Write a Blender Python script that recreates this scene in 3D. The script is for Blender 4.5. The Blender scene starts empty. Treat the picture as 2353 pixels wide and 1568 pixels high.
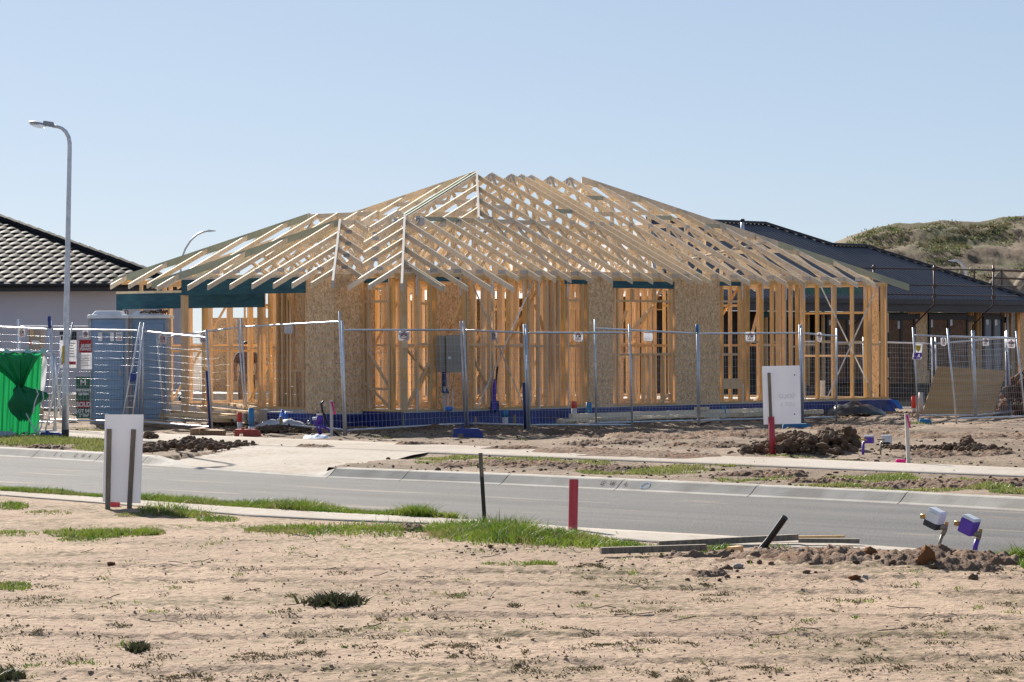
import bpy, math, random
import numpy as np
from mathutils import Vector, Matrix

random.seed(7); RNG = np.random.default_rng(7)
SC = bpy.context.scene; COL = SC.collection
PI = math.pi

# ------------------------------------------------------------------ camera, sky, sun, exposure
F, CX, CY, ROLL, CAMH = 6863.0, 1176.5, 784.0, -0.0033, 1.7      # measured on a 2353 px wide copy of the photograph
cam_d = bpy.data.cameras.new('camera'); cam_d.sensor_width = 36; cam_d.lens = 36 * F / 2353
cam_d.clip_end = 5000; cam_d.clip_start = 0.5
cam = bpy.data.objects.new('camera', cam_d); COL.objects.link(cam)
cam.matrix_world = Matrix.Translation((0, 0, CAMH)) @ Matrix.Rotation(PI / 2, 4, 'X') @ Matrix.Rotation(ROLL, 4, 'Z')
SC.camera = cam
SUN_EL, SUN_AZ = math.radians(28.5), math.radians(-22)              # azimuth from +Y, negative towards -X
S = Vector((math.sin(SUN_AZ) * math.cos(SUN_EL), math.cos(SUN_AZ) * math.cos(SUN_EL), math.sin(SUN_EL)))
W = bpy.data.worlds.new('World'); SC.world = W; W.use_nodes = True
nt = W.node_tree; bg = nt.nodes['Background']
sky = nt.nodes.new('ShaderNodeTexSky'); sky.sky_type = 'NISHITA'; sky.sun_disc = False
sky.sun_elevation = SUN_EL; sky.sun_rotation = SUN_AZ
sky.air_density = 0.6; sky.dust_density = 0.25; sky.ozone_density = 3.0
gm = nt.nodes.new('ShaderNodeGamma'); gm.inputs[1].default_value = 0.42; nt.links.new(sky.outputs[0], gm.inputs[0])      # a softer, paler sky: thin high haze
tn = nt.nodes.new('ShaderNodeMix'); tn.data_type = 'RGBA'; tn.blend_type = 'MULTIPLY'; tn.inputs['Factor'].default_value = 1.0
nt.links.new(gm.outputs[0], tn.inputs[6]); tn.inputs[7].default_value = (1.28, 1.40, 1.55, 1)
nt.links.new(tn.outputs[2], bg.inputs[0]); bg.inputs[1].default_value = 0.1
sl = bpy.data.lights.new('sun', 'SUN'); sl.energy = 5.0; sl.angle = math.radians(0.53); sl.color = (1.0, 0.93, 0.83)
so = bpy.data.objects.new('sun', sl); COL.objects.link(so)
so.matrix_world = Matrix.Translation((-30, 60, 40)) @ S.to_track_quat('Z', 'Y').to_matrix().to_4x4()
SC.view_settings.view_transform = 'Standard'; SC.view_settings.look = 'None'
SC.view_settings.exposure = 1.03; SC.view_settings.gamma = 1.0

# ------------------------------------------------------------------ measuring: photo pixel -> place
def lev(px, py):
    dx, dy = px - CX, py - CY
    return dx + ROLL * dy, dy - ROLL * dx
def gnd(px, py, z=0.0):
    X, Yd = lev(px, py); t = (CAMH - z) * F / Yd
    return Vector((X * t / F, t, z))
def at(px, py, Y):
    X, Yd = lev(px, py)
    return Vector((X * Y / F, Y, CAMH - Yd * Y / F))

# ------------------------------------------------------------------ value noise
def _h(ix, iy, s):
    n = (ix.astype(np.int64) * 374761393 + iy.astype(np.int64) * 668265263 + s * 1442695041) & 0x7fffffff
    n = ((n ^ (n >> 13)) * 1274126177) & 0x7fffffff
    return ((n ^ (n >> 16)) & 0xffff) / 65535.0
def vn(x, y, s=0):
    ix, iy = np.floor(x), np.floor(y); fx, fy = x - ix, y - iy
    fx = fx * fx * (3 - 2 * fx); fy = fy * fy * (3 - 2 * fy)
    a, b = _h(ix, iy, s), _h(ix + 1, iy, s); c, d = _h(ix, iy + 1, s), _h(ix + 1, iy + 1, s)
    return (a + (b - a) * fx) * (1 - fy) + (c + (d - c) * fx) * fy
def fbm(x, y, o=4, s=0):
    v = 0; a = 0.5
    for i in range(o):
        v = v + a * vn(x, y, s + i * 17); x = x * 2.03 + 11.3; y = y * 2.03 + 5.7; a *= 0.5
    return v

# ------------------------------------------------------------------ materials
def mat(name, col, rough=0.7, metal=0.0, col2=None, scale=8.0, stretch=(1, 1, 1), bump=0.0, bscale=None, var=0.0, detail=4.0, lo=0.35, hi=0.65,
        spots=None, spot_scale=6.0, spot_r=0.12, spec=0.5, coord='Object', transl=0.0, hues=0.0):
    m = bpy.data.materials.new(name); m.use_nodes = True
    n, l = m.node_tree.nodes, m.node_tree.links; b = n['Principled BSDF']
    b.inputs['Roughness'].default_value = rough; b.inputs['Metallic'].default_value = metal
    b.inputs['Specular IOR Level'].default_value = spec
    tc = n.new('ShaderNodeTexCoord'); mp = n.new('ShaderNodeMapping'); l.new(tc.outputs[coord], mp.inputs[0]); mp.inputs['Scale'].default_value = stretch
    nz = n.new('ShaderNodeTexNoise'); nz.inputs['Scale'].default_value = scale; nz.inputs['Detail'].default_value = detail; l.new(mp.outputs[0], nz.inputs['Vector'])
    mr = n.new('ShaderNodeMapRange'); l.new(nz.outputs['Fac'], mr.inputs['Value']); mr.inputs[1].default_value = lo; mr.inputs[2].default_value = hi
    mx = n.new('ShaderNodeMix'); mx.data_type = 'RGBA'; l.new(mr.outputs[0], mx.inputs['Factor'])
    c2 = col2 if col2 else tuple(c * 0.8 for c in col)
    mx.inputs[6].default_value = (*col, 1); mx.inputs[7].default_value = (*c2, 1)
    out = mx.outputs[2]
    if spots:
        vo = n.new('ShaderNodeTexVoronoi'); vo.inputs['Scale'].default_value = spot_scale; l.new(mp.outputs[0], vo.inputs['Vector'])
        r2 = n.new('ShaderNodeMapRange'); l.new(vo.outputs['Distance'], r2.inputs['Value']); r2.inputs[1].default_value = spot_r; r2.inputs[2].default_value = spot_r * 0.5
        m2 = n.new('ShaderNodeMix'); m2.data_type = 'RGBA'; l.new(r2.outputs[0], m2.inputs['Factor']); l.new(out, m2.inputs[6]); m2.inputs[7].default_value = (*spots, 1)
        out = m2.outputs[2]
    if var or hues:
        oi = n.new('ShaderNodeObjectInfo'); r3 = n.new('ShaderNodeMapRange'); l.new(oi.outputs['Random'], r3.inputs['Value'])
        r3.inputs[3].default_value = 1 - var; r3.inputs[4].default_value = 1 + var * 0.6
        hs = n.new('ShaderNodeHueSaturation'); l.new(out, hs.inputs['Color']); l.new(r3.outputs[0], hs.inputs['Value'])
        if hues:
            ma = n.new('ShaderNodeMath'); ma.operation = 'MULTIPLY_ADD'; ma.inputs[1].default_value = 7.31; ma.inputs[2].default_value = 0.0; l.new(oi.outputs['Random'], ma.inputs[0])
            fr = n.new('ShaderNodeMath'); fr.operation = 'FRACT'; l.new(ma.outputs[0], fr.inputs[0])
            r4 = n.new('ShaderNodeMapRange'); l.new(fr.outputs[0], r4.inputs['Value']); r4.inputs[3].default_value = 1 - hues; r4.inputs[4].default_value = 1 + hues; l.new(r4.outputs[0], hs.inputs['Saturation'])
        out = hs.outputs[0]
    l.new(out, b.inputs['Base Color'])
    if bump:
        n2 = n.new('ShaderNodeTexNoise'); n2.inputs['Scale'].default_value = bscale or scale * 4; n2.inputs['Detail'].default_value = 5; l.new(mp.outputs[0], n2.inputs['Vector'])
        bp = n.new('ShaderNodeBump'); bp.inputs['Strength'].default_value = bump; bp.inputs['Distance'].default_value = 0.02; l.new(n2.outputs['Fac'], bp.inputs['Height']); l.new(bp.outputs[0], b.inputs['Normal'])
    if transl:
        tr = n.new('ShaderNodeBsdfTranslucent'); l.new(out, tr.inputs['Color']); ms = n.new('ShaderNodeMixShader'); ms.inputs[0].default_value = transl
        l.new(b.outputs[0], ms.inputs[1]); l.new(tr.outputs[0], ms.inputs[2]); l.new(ms.outputs[0], n['Material Output'].inputs['Surface'])
    m['tree'] = 1
    return m
M = {}
M['stud'] = mat('pine_stud', (0.81, 0.55, 0.29), 0.75, col2=(0.69, 0.43, 0.19), scale=5, stretch=(9, 9, 0.7), var=0.22, hues=0.15, spots=(0.18, 0.07, 0.025), spot_scale=2.2, spot_r=0.10)
M['wall'] = mat('pine_inner', (0.82, 0.55, 0.28), 0.75, col2=(0.68, 0.41, 0.18), scale=5, stretch=(9, 9, 0.7), var=0.18, hues=0.15, spots=(0.18, 0.07, 0.025), spot_scale=2.2, spot_r=0.1)
M['truss'] = mat('pine_truss', (0.82, 0.69, 0.52), 0.7, col2=(0.70, 0.57, 0.40), scale=4, stretch=(3, 3, 3), var=0.16, hues=0.2, spots=(0.2, 0.1, 0.04), spot_scale=2.0, spot_r=0.07)
M['green_pine'] = mat('treated_pine_green', (0.44, 0.46, 0.34), 0.75, col2=(0.36, 0.39, 0.29), scale=4, var=0.1)
M['lvl'] = mat('blue_lvl', (0.020, 0.11, 0.135), 0.7, col2=(0.010, 0.065, 0.10), scale=3, stretch=(1, 1, 5), spots=(0.01, 0.03, 0.04), spot_scale=3, spot_r=0.09)
M['galv'] = mat('galvanised_steel', (0.66, 0.69, 0.74), 0.40, 0.55, col2=(0.52, 0.55, 0.60), scale=14, var=0.08)
M['wire'] = mat('galvanised_wire', (0.50, 0.51, 0.54), 0.30, 0.9)
M['plate'] = mat('nail_plate_steel', (0.5, 0.54, 0.6), 0.45, 0.7, col2=(0.3, 0.33, 0.38), scale=60)
M['slab'] = mat('concrete_slab', (0.60, 0.57, 0.52), 0.85, scale=3, bump=0.2)
M['kerbc'] = mat('concrete_kerb', (0.43, 0.405, 0.365), 0.9, spec=0.2, col2=(0.31, 0.285, 0.25), scale=2.5, detail=8, bump=0.2, bscale=40)
M['black'] = mat('black_plastic', (0.015, 0.015, 0.016), 0.5)
M['blue_sheet'] = mat('blue_membrane', (0.012, 0.03, 0.20), 0.38, col2=(0.008, 0.02, 0.13), scale=3, bump=0.6, bscale=5)
M['blue'] = mat('blue_plastic', (0.02, 0.05, 0.27), 0.5, col2=(0.015, 0.035, 0.18), scale=9)
M['brightblue'] = mat('bright_blue', (0.01, 0.2, 0.75), 0.5)
M['bluepaint'] = mat('blue_spray', (0.03, 0.20, 0.42), 0.6, scale=10)
M['navy'] = mat('navy_paint', (0.02, 0.035, 0.15), 0.5)
M['red'] = mat('red_pvc', (0.50, 0.045, 0.065), 0.45, col2=(0.38, 0.03, 0.05), scale=9, stretch=(1, 1, 0.3))
M['hotred'] = mat('red_spray', (0.75, 0.07, 0.05), 0.5)
M['redblock'] = mat('red_block', (0.45, 0.07, 0.05), 0.65, scale=12)
M['stamp'] = mat('stamped_mark', (0.09, 0.085, 0.08), 1.0, spec=0.0)
M['pvc'] = mat('grey_pvc', (0.62, 0.58, 0.56), 0.5, scale=7)
M['pink'] = mat('pink_tape', (0.9, 0.02, 0.35), 0.5, transl=0.3)
M['bagpaper'] = mat('cement_bag_paper', (0.42, 0.46, 0.54), 0.7, col2=(0.10, 0.22, 0.42), scale=6)
M['white'] = mat('white_board', (0.80, 0.80, 0.83), 0.55, col2=(0.74, 0.74, 0.78), scale=2, transl=0.28, spots=(0.45, 0.42, 0.36), spot_scale=5, spot_r=0.035)
M['corflute'] = mat('white_corrugated_plastic', (0.82, 0.82, 0.84), 0.5, scale=3, transl=0.5)
M['whitep'] = mat('white_plastic', (0.78, 0.79, 0.82), 0.45, scale=4)
M['purple'] = mat('purple_plastic', (0.13, 0.05, 0.45), 0.45, col2=(0.10, 0.035, 0.36), scale=6)
M['brass'] = mat('brass', (0.5, 0.28, 0.07), 0.4, 0.8, scale=20)
M['bronze'] = mat('dull_bronze', (0.32, 0.27, 0.2), 0.55, 0.4, scale=15)
M['darkgrey'] = mat('dark_grey_plastic', (0.035, 0.035, 0.045), 0.5)
M['old_wood'] = mat('weathered_wood', (0.26, 0.22, 0.17), 0.85, col2=(0.15, 0.125, 0.10), scale=6, stretch=(6, 6, 0.7), spots=(0.03, 0.015, 0.01), spot_scale=3.0, spot_r=0.13)
M['white_wood'] = mat('whitewashed_wood', (0.62, 0.57, 0.52), 0.8, col2=(0.5, 0.44, 0.38), scale=8, stretch=(6, 6, 0.8))
M['dark_wood'] = mat('dark_wood_and_shade', (0.05, 0.04, 0.035), 0.85, col2=(0.03, 0.025, 0.022), scale=6)  # dark timber; also paints the unlit interior of the house on the right
M['box'] = mat('cardboard', (0.30, 0.17, 0.09), 0.85, scale=4)
M['cabinet'] = mat('beige_grey_steel', (0.33, 0.30, 0.25), 0.5, scale=2)
M['signblue'] = mat('ink_black', (0.02, 0.025, 0.04), 0.6)
M['signred'] = mat('ink_red', (0.42, 0.02, 0.025), 0.6)
M['signgrey'] = mat('ink_grey', (0.3, 0.31, 0.34), 0.6)
M['signgreen'] = mat('board_green', (0.02, 0.13, 0.075), 0.55)
M['loo'] = mat('blue_loo_plastic', (0.19, 0.30, 0.48), 0.42, col2=(0.155, 0.26, 0.43), scale=2, bump=0.05)
M['loogrey'] = mat('loo_grey_trim', (0.35, 0.37, 0.42), 0.5)
M['render'] = mat('white_render', (0.57, 0.59, 0.68), 0.85, scale=1.2, col2=(0.54, 0.56, 0.65), bump=0.05)
M['tile'] = mat('charcoal_tile', (0.018, 0.018, 0.02), 0.65, spec=0.10, col2=(0.012, 0.012, 0.013), scale=5, var=0.1, bump=0.15, bscale=50)
M['fascia'] = mat('charcoal_fascia', (0.02, 0.02, 0.025), 0.5)
M['metalroof'] = mat('charcoal_sheet_roof', (0.070, 0.069, 0.084), 0.5, col2=(0.09, 0.089, 0.104), scale=1.5, spec=0.4, detail=8)
M['gutter'] = mat('charcoal_gutter', (0.045, 0.045, 0.055), 0.4)
M['brownpaper'] = mat('brown_paper', (0.20, 0.11, 0.06), 0.8, col2=(0.13, 0.07, 0.04), scale=7)
M['glass'] = mat('grey_glass', (0.16, 0.19, 0.23), 0.15, scale=2)
M['scaf'] = mat('rusty_scaffold', (0.075, 0.07, 0.07), 0.5, 0.4, col2=(0.11, 0.06, 0.045), scale=4)
M['ply'] = mat('plywood', (0.55, 0.31, 0.12), 0.75, col2=(0.42, 0.23, 0.08), scale=2.5, stretch=(0.4, 0.4, 5), detail=8)
M['tarp'] = mat('black_tarp', (0.012, 0.012, 0.014), 0.35, bump=0.6, bscale=7)
M['greencloth'] = mat('green_shade_cloth', (0.012, 0.25, 0.075), 0.6, col2=(0.008, 0.18, 0.055), scale=3, stretch=(9, 9, 0.5), transl=0.5)
M['greendark'] = mat('green_folded_cloth', (0.02, 0.30, 0.14), 0.5, col2=(0.012, 0.22, 0.10), scale=4, transl=0.55, bump=0.3, bscale=12)
M['whitecloth'] = mat('white_sheeting', (0.7, 0.7, 0.74), 0.6, transl=0.25)
M['yellow'] = mat('yellow_label', (0.6, 0.42, 0.02), 0.5)
M['stake'] = mat('timber_peg', (0.42, 0.28, 0.15), 0.8, scale=8)
M['straw'] = mat('straw_blades', (0.26, 0.24, 0.09), 0.7, col2=(0.34, 0.27, 0.14), scale=3, transl=0.3, spec=0.15)
M['grass'] = mat('grass_blades', (0.075, 0.16, 0.018), 0.55, col2=(0.20, 0.255, 0.035), scale=2.6, detail=4, transl=0.38, spec=0.22)
M['grass2'] = mat('grass_far', (0.15, 0.20, 0.05), 0.5, col2=(0.24, 0.24, 0.08), scale=1.2, detail=3, transl=0.4, spec=0.35)
M['weed'] = mat('dark_weed', (0.04, 0.065, 0.02), 0.6, col2=(0.09, 0.07, 0.04), scale=20, transl=0.2)
M['drygrowth'] = mat('dry_growth', (0.10, 0.095, 0.045), 0.8, col2=(0.20, 0.15, 0.08), scale=3, transl=0.15, spec=0.1)
M['scrub'] = mat('hill_scrub', (0.13, 0.17, 0.045), 0.7, col2=(0.15, 0.12, 0.065), scale=0.35, detail=3, transl=0.3)
M['clod'] = mat('dirt_clod', (0.10, 0.065, 0.042), 0.95, col2=(0.17, 0.115, 0.08), scale=3, detail=6, bump=0.6, bscale=18, spec=0.1)
M['pebble'] = mat('soil_crumbs', (0.17, 0.12, 0.085), 0.95, col2=(0.36, 0.26, 0.19), scale=2.2, detail=3, spec=0.1)
M['redclod'] = mat('rusty_clod', (0.22, 0.10, 0.04), 0.95, col2=(0.13, 0.055, 0.025), scale=6, bump=0.6, bscale=30, spec=0.1)
M['stone'] = mat('grey_stone', (0.20, 0.21, 0.22), 0.8, col2=(0.33, 0.30, 0.26), scale=6, bump=0.3)
M['chips'] = mat('wood_chips', (0.36, 0.23, 0.12), 0.85, col2=(0.16, 0.10, 0.055), scale=2.0, detail=4)
M['bark'] = mat('brown_mulch', (0.10, 0.05, 0.03), 0.9, col2=(0.2, 0.12, 0.08), scale=5, bump=0.8, bscale=12, spec=0.15)
M['skin'] = mat('skin', (0.30, 0.16, 0.10), 0.6)
M['cloth'] = mat('brown_work_shirt', (0.11, 0.06, 0.045), 0.9)
M['trouser'] = mat('khaki_trousers', (0.20, 0.13, 0.08), 0.9)
M['hair'] = mat('black_hair', (0.012, 0.01, 0.01), 0.6)
M['orange'] = mat('orange_plastic', (0.7, 0.13, 0.02), 0.5)
M['faintred'] = mat('faint_pink', (0.80, 0.75, 0.78), 0.55, transl=0.28)
M['faintgrey'] = mat('faint_grey', (0.71, 0.71, 0.75), 0.55, transl=0.28)

def osb_mat():
    m = mat('osb', (0.5, 0.36, 0.2), 0.8, scale=3)
    n, l = m.node_tree.nodes, m.node_tree.links; b = n['Principled BSDF']
    tc = n.new('ShaderNodeTexCoord'); base = None
    acc = None
    for k, (rz, sc) in enumerate((((0.7, 0.7, 0.0), (42, 42, 13)), ((-0.8, -0.6, 0.0), (40, 40, 12)), ((0.15, 0.1, 0.3), (36, 36, 11)))):
        m0 = n.new('ShaderNodeMapping'); m0.inputs['Rotation'].default_value = rz; l.new(tc.outputs['Object'], m0.inputs[0]); mp = n.new('ShaderNodeMapping'); mp.inputs['Scale'].default_value = sc; l.new(m0.outputs[0], mp.inputs[0])
        vo = n.new('ShaderNodeTexVoronoi'); vo.inputs['Scale'].default_value = 1.0; l.new(mp.outputs[0], vo.inputs['Vector'])
        sp = n.new('ShaderNodeSeparateColor'); l.new(vo.outputs['Color'], sp.inputs[0])
        if acc is None: acc = sp.outputs[0]
        else:
            a = n.new('ShaderNodeMath'); a.operation = 'ADD'; l.new(acc, a.inputs[0]); l.new(sp.outputs[0], a.inputs[1]); acc = a.outputs[0]
    cr = n.new('ShaderNodeValToRGB'); dv = n.new('ShaderNodeMath'); dv.operation = 'DIVIDE'; dv.inputs[1].default_value = 3; l.new(acc, dv.inputs[0]); l.new(dv.outputs[0], cr.inputs[0])
    e = cr.color_ramp.elements; e[0].position = 0.15; e[0].color = (0.42, 0.25, 0.125, 1); e[1].position = 0.85; e[1].color = (0.92, 0.67, 0.41, 1)
    x = e.new(0.36); x.color = (0.64, 0.41, 0.215, 1); x = e.new(0.6); x.color = (0.74, 0.49, 0.27, 1)
    l.new(cr.outputs[0], b.inputs['Base Color'])
    return m
M['osb'] = osb_mat()

def ground_mat(name, ca, cb, dark, olive, spec_amt, olive_amt, sc=1.0, streak=(1, 1), bmp=0.9):
    m = bpy.data.materials.new(name); m.use_nodes = True
    n, l = m.node_tree.nodes, m.node_tree.links; b = n['Principled BSDF']; b.inputs['Roughness'].default_value = 0.95; b.inputs['Specular IOR Level'].default_value = 0.15
    tc = n.new('ShaderNodeTexCoord')
    def noise(s, d, st=(1, 1, 1), off=0):
        mp = n.new('ShaderNodeMapping'); mp.inputs['Scale'].default_value = st; mp.inputs['Location'].default_value = (off, off * 1.7, 0); l.new(tc.outputs['Object'], mp.inputs[0])
        z = n.new('ShaderNodeTexNoise'); z.inputs['Scale'].default_value = s; z.inputs['Detail'].default_value = d; z.inputs['Roughness'].default_value = 0.62; l.new(mp.outputs[0], z.inputs['Vector']); return z.outputs['Fac']
    def ramp(v, a, c):
        r = n.new('ShaderNodeMapRange'); l.new(v, r.inputs['Value']); r.inputs[1].default_value = a; r.inputs[2].default_value = c; return r.outputs[0]
    def mix(f, a, c):
        x = n.new('ShaderNodeMix'); x.data_type = 'RGBA'; l.new(f, x.inputs['Factor'])
        for i, q in ((6, a), (7, c)):
            if isinstance(q, tuple): x.inputs[i].default_value = (*q, 1)
            else: l.new(q, x.inputs[i])
        return x.outputs[2]
    def mul(a, c):
        x = n.new('ShaderNodeMath'); x.operation = 'MULTIPLY'; l.new(a, x.inputs[0])
        if isinstance(c, float): x.inputs[1].default_value = c
        else: l.new(c, x.inputs[1])
        return x.outputs[0]
    c = mix(ramp(noise(0.55 * sc, 8, (1, 0.6, 1)), 0.38, 0.62), ca, cb)
    c = mix(mul(ramp(noise(34 * sc, 6, off=3), 0.47, 0.7), 0.5), c, dark)
    ol = mul(ramp(noise(0.9 * sc, 4, (0.7, streak[1], 1), 9), 0.48, 0.62), ramp(noise(13 * sc, 6, (1, 0.5, 1), 4), 0.42, 0.56))
    c = mix(mul(ol, olive_amt), c, olive)
    sp = mul(ramp(noise(14 * sc, 7, (1, 0.8, 1), 6), 0.535, 0.62), ramp(noise(0.8 * sc, 4, off=13), 0.38, 0.56))
    c = mix(mul(sp, spec_amt), c, dark)
    l.new(c, b.inputs['Base Color'])
    bp = n.new('ShaderNodeBump'); bp.inputs['Strength'].default_value = bmp; bp.inputs['Distance'].default_value = 0.03
    l.new(noise(18 * sc, 8, off=2), bp.inputs['Height']); l.new(bp.outputs[0], b.inputs['Normal'])
    return m
M['soil'] = ground_mat('sandy_soil', (0.455, 0.33, 0.235), (0.35, 0.25, 0.178), (0.13, 0.09, 0.06), (0.15, 0.12, 0.06), 0.85, 0.9)
M['mud'] = ground_mat('trampled_mud', (0.33, 0.245, 0.18), (0.16, 0.115, 0.08), (0.065, 0.043, 0.03), (0.16, 0.12, 0.07), 0.9, 0.6, 0.7)
M['concrete'] = ground_mat('concrete_path', (0.43, 0.39, 0.345), (0.36, 0.315, 0.265), (0.22, 0.165, 0.12), (0.26, 0.20, 0.145), 0.45, 0.55, 0.6, bmp=0.12)
M['churn'] = ground_mat('churned_soil', (0.27, 0.185, 0.13), (0.15, 0.095, 0.065), (0.06, 0.04, 0.03), (0.25, 0.12, 0.05), 0.8, 0.6, 1.4)
def road_mat():
    m = bpy.data.materials.new('asphalt'); m.use_nodes = True; n, l = m.node_tree.nodes, m.node_tree.links; b = n['Principled BSDF']; b.inputs['Roughness'].default_value = 0.88; b.inputs['Specular IOR Level'].default_value = 0.3
    tc = n.new('ShaderNodeTexCoord'); rt = n.new('ShaderNodeMapping'); rt.inputs['Rotation'].default_value = (0, 0, math.radians(46)); l.new(tc.outputs['Object'], rt.inputs[0])
    def nz(s, d, st, lo, hi):
        mp = n.new('ShaderNodeMapping'); mp.inputs['Scale'].default_value = st; l.new(rt.outputs[0], mp.inputs[0]); z = n.new('ShaderNodeTexNoise'); z.inputs['Scale'].default_value = s; z.inputs['Detail'].default_value = d; l.new(mp.outputs[0], z.inputs['Vector'])
        r = n.new('ShaderNodeMapRange'); r.inputs[1].default_value = lo; r.inputs[2].default_value = hi; l.new(z.outputs['Fac'], r.inputs['Value']); return r.outputs[0]
    def mix(f, a, c, k=1.0):
        if k != 1.0: q = n.new('ShaderNodeMath'); q.operation = 'MULTIPLY'; q.inputs[1].default_value = k; l.new(f, q.inputs[0]); f = q.outputs[0]
        x = n.new('ShaderNodeMix'); x.data_type = 'RGBA'; l.new(f, x.inputs['Factor'])
        for i, q in ((6, a), (7, c)):
            if isinstance(q, tuple): x.inputs[i].default_value = (*q, 1)
            else: l.new(q, x.inputs[i])
        return x.outputs[2]
    c = mix(nz(0.8, 6, (0.25, 1.6, 1), .38, .62), (0.062, 0.062, 0.066), (0.088, 0.087, 0.088)); c = mix(nz(45, 3, (1, 1, 1), .45, .7), c, (0.15, 0.148, 0.145), .55); c = mix(nz(60, 2, (1, 1, 1), .55, .75), c, (0.02, 0.02, 0.022), .6)
    c = mix(nz(1.1, 7, (0.35, 2.2, 1), .60, .72), c, (0.30, 0.235, 0.165), .55); c = mix(nz(0.5, 3, (0.05, 3.0, 1), .50, .62), c, (0.05, 0.05, 0.052), .5); l.new(c, b.inputs['Base Color'])
    z = n.new('ShaderNodeTexNoise'); z.inputs['Scale'].default_value = 50; z.inputs['Detail'].default_value = 6; l.new(tc.outputs['Object'], z.inputs['Vector']); bp = n.new('ShaderNodeBump'); bp.inputs['Strength'].default_value = .8; bp.inputs['Distance'].default_value = .02; l.new(z.outputs['Fac'], bp.inputs['Height']); l.new(bp.outputs[0], b.inputs['Normal']); return m
M['asphalt'] = road_mat()
M['hill'] = ground_mat('spoil_bank', (0.20, 0.142, 0.096), (0.13, 0.094, 0.06), (0.07, 0.048, 0.03), (0.075, 0.105, 0.03), 0.85, 0.9, 0.38)
M['heap'] = ground_mat('pale_spoil', (0.42, 0.34, 0.27), (0.32, 0.25, 0.19), (0.13, 0.09, 0.06), (0.14, 0.13, 0.06), 0.6, 0.3, 0.8)

# ------------------------------------------------------------------ mesh helpers
MW = {}                                                            # world matrix of every parent we make
def link(o, parent=None):
    COL.objects.link(o)
    if parent is not None: o.parent = parent; MW[o] = MW[parent]
    return o
def thing(name, label, cat, loc=(0, 0, 0), rz=0.0, group=None):
    o = bpy.data.objects.new(name, None); COL.objects.link(o); o.empty_display_size = 0.2
    o.location = loc; o.rotation_euler = (0, 0, rz); o['label'] = label; o['category'] = cat
    if group: o['group'] = group
    MW[o] = Matrix.Translation(loc) @ Matrix.Rotation(rz, 4, 'Z')
    return o
def tag(o, label, cat, group=None):
    o['label'] = label; o['category'] = cat
    if group: o['group'] = group
    return o
def struct(o): o['kind'] = 'structure'; return o
def stuff(o): o['kind'] = 'stuff'; return o

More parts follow.
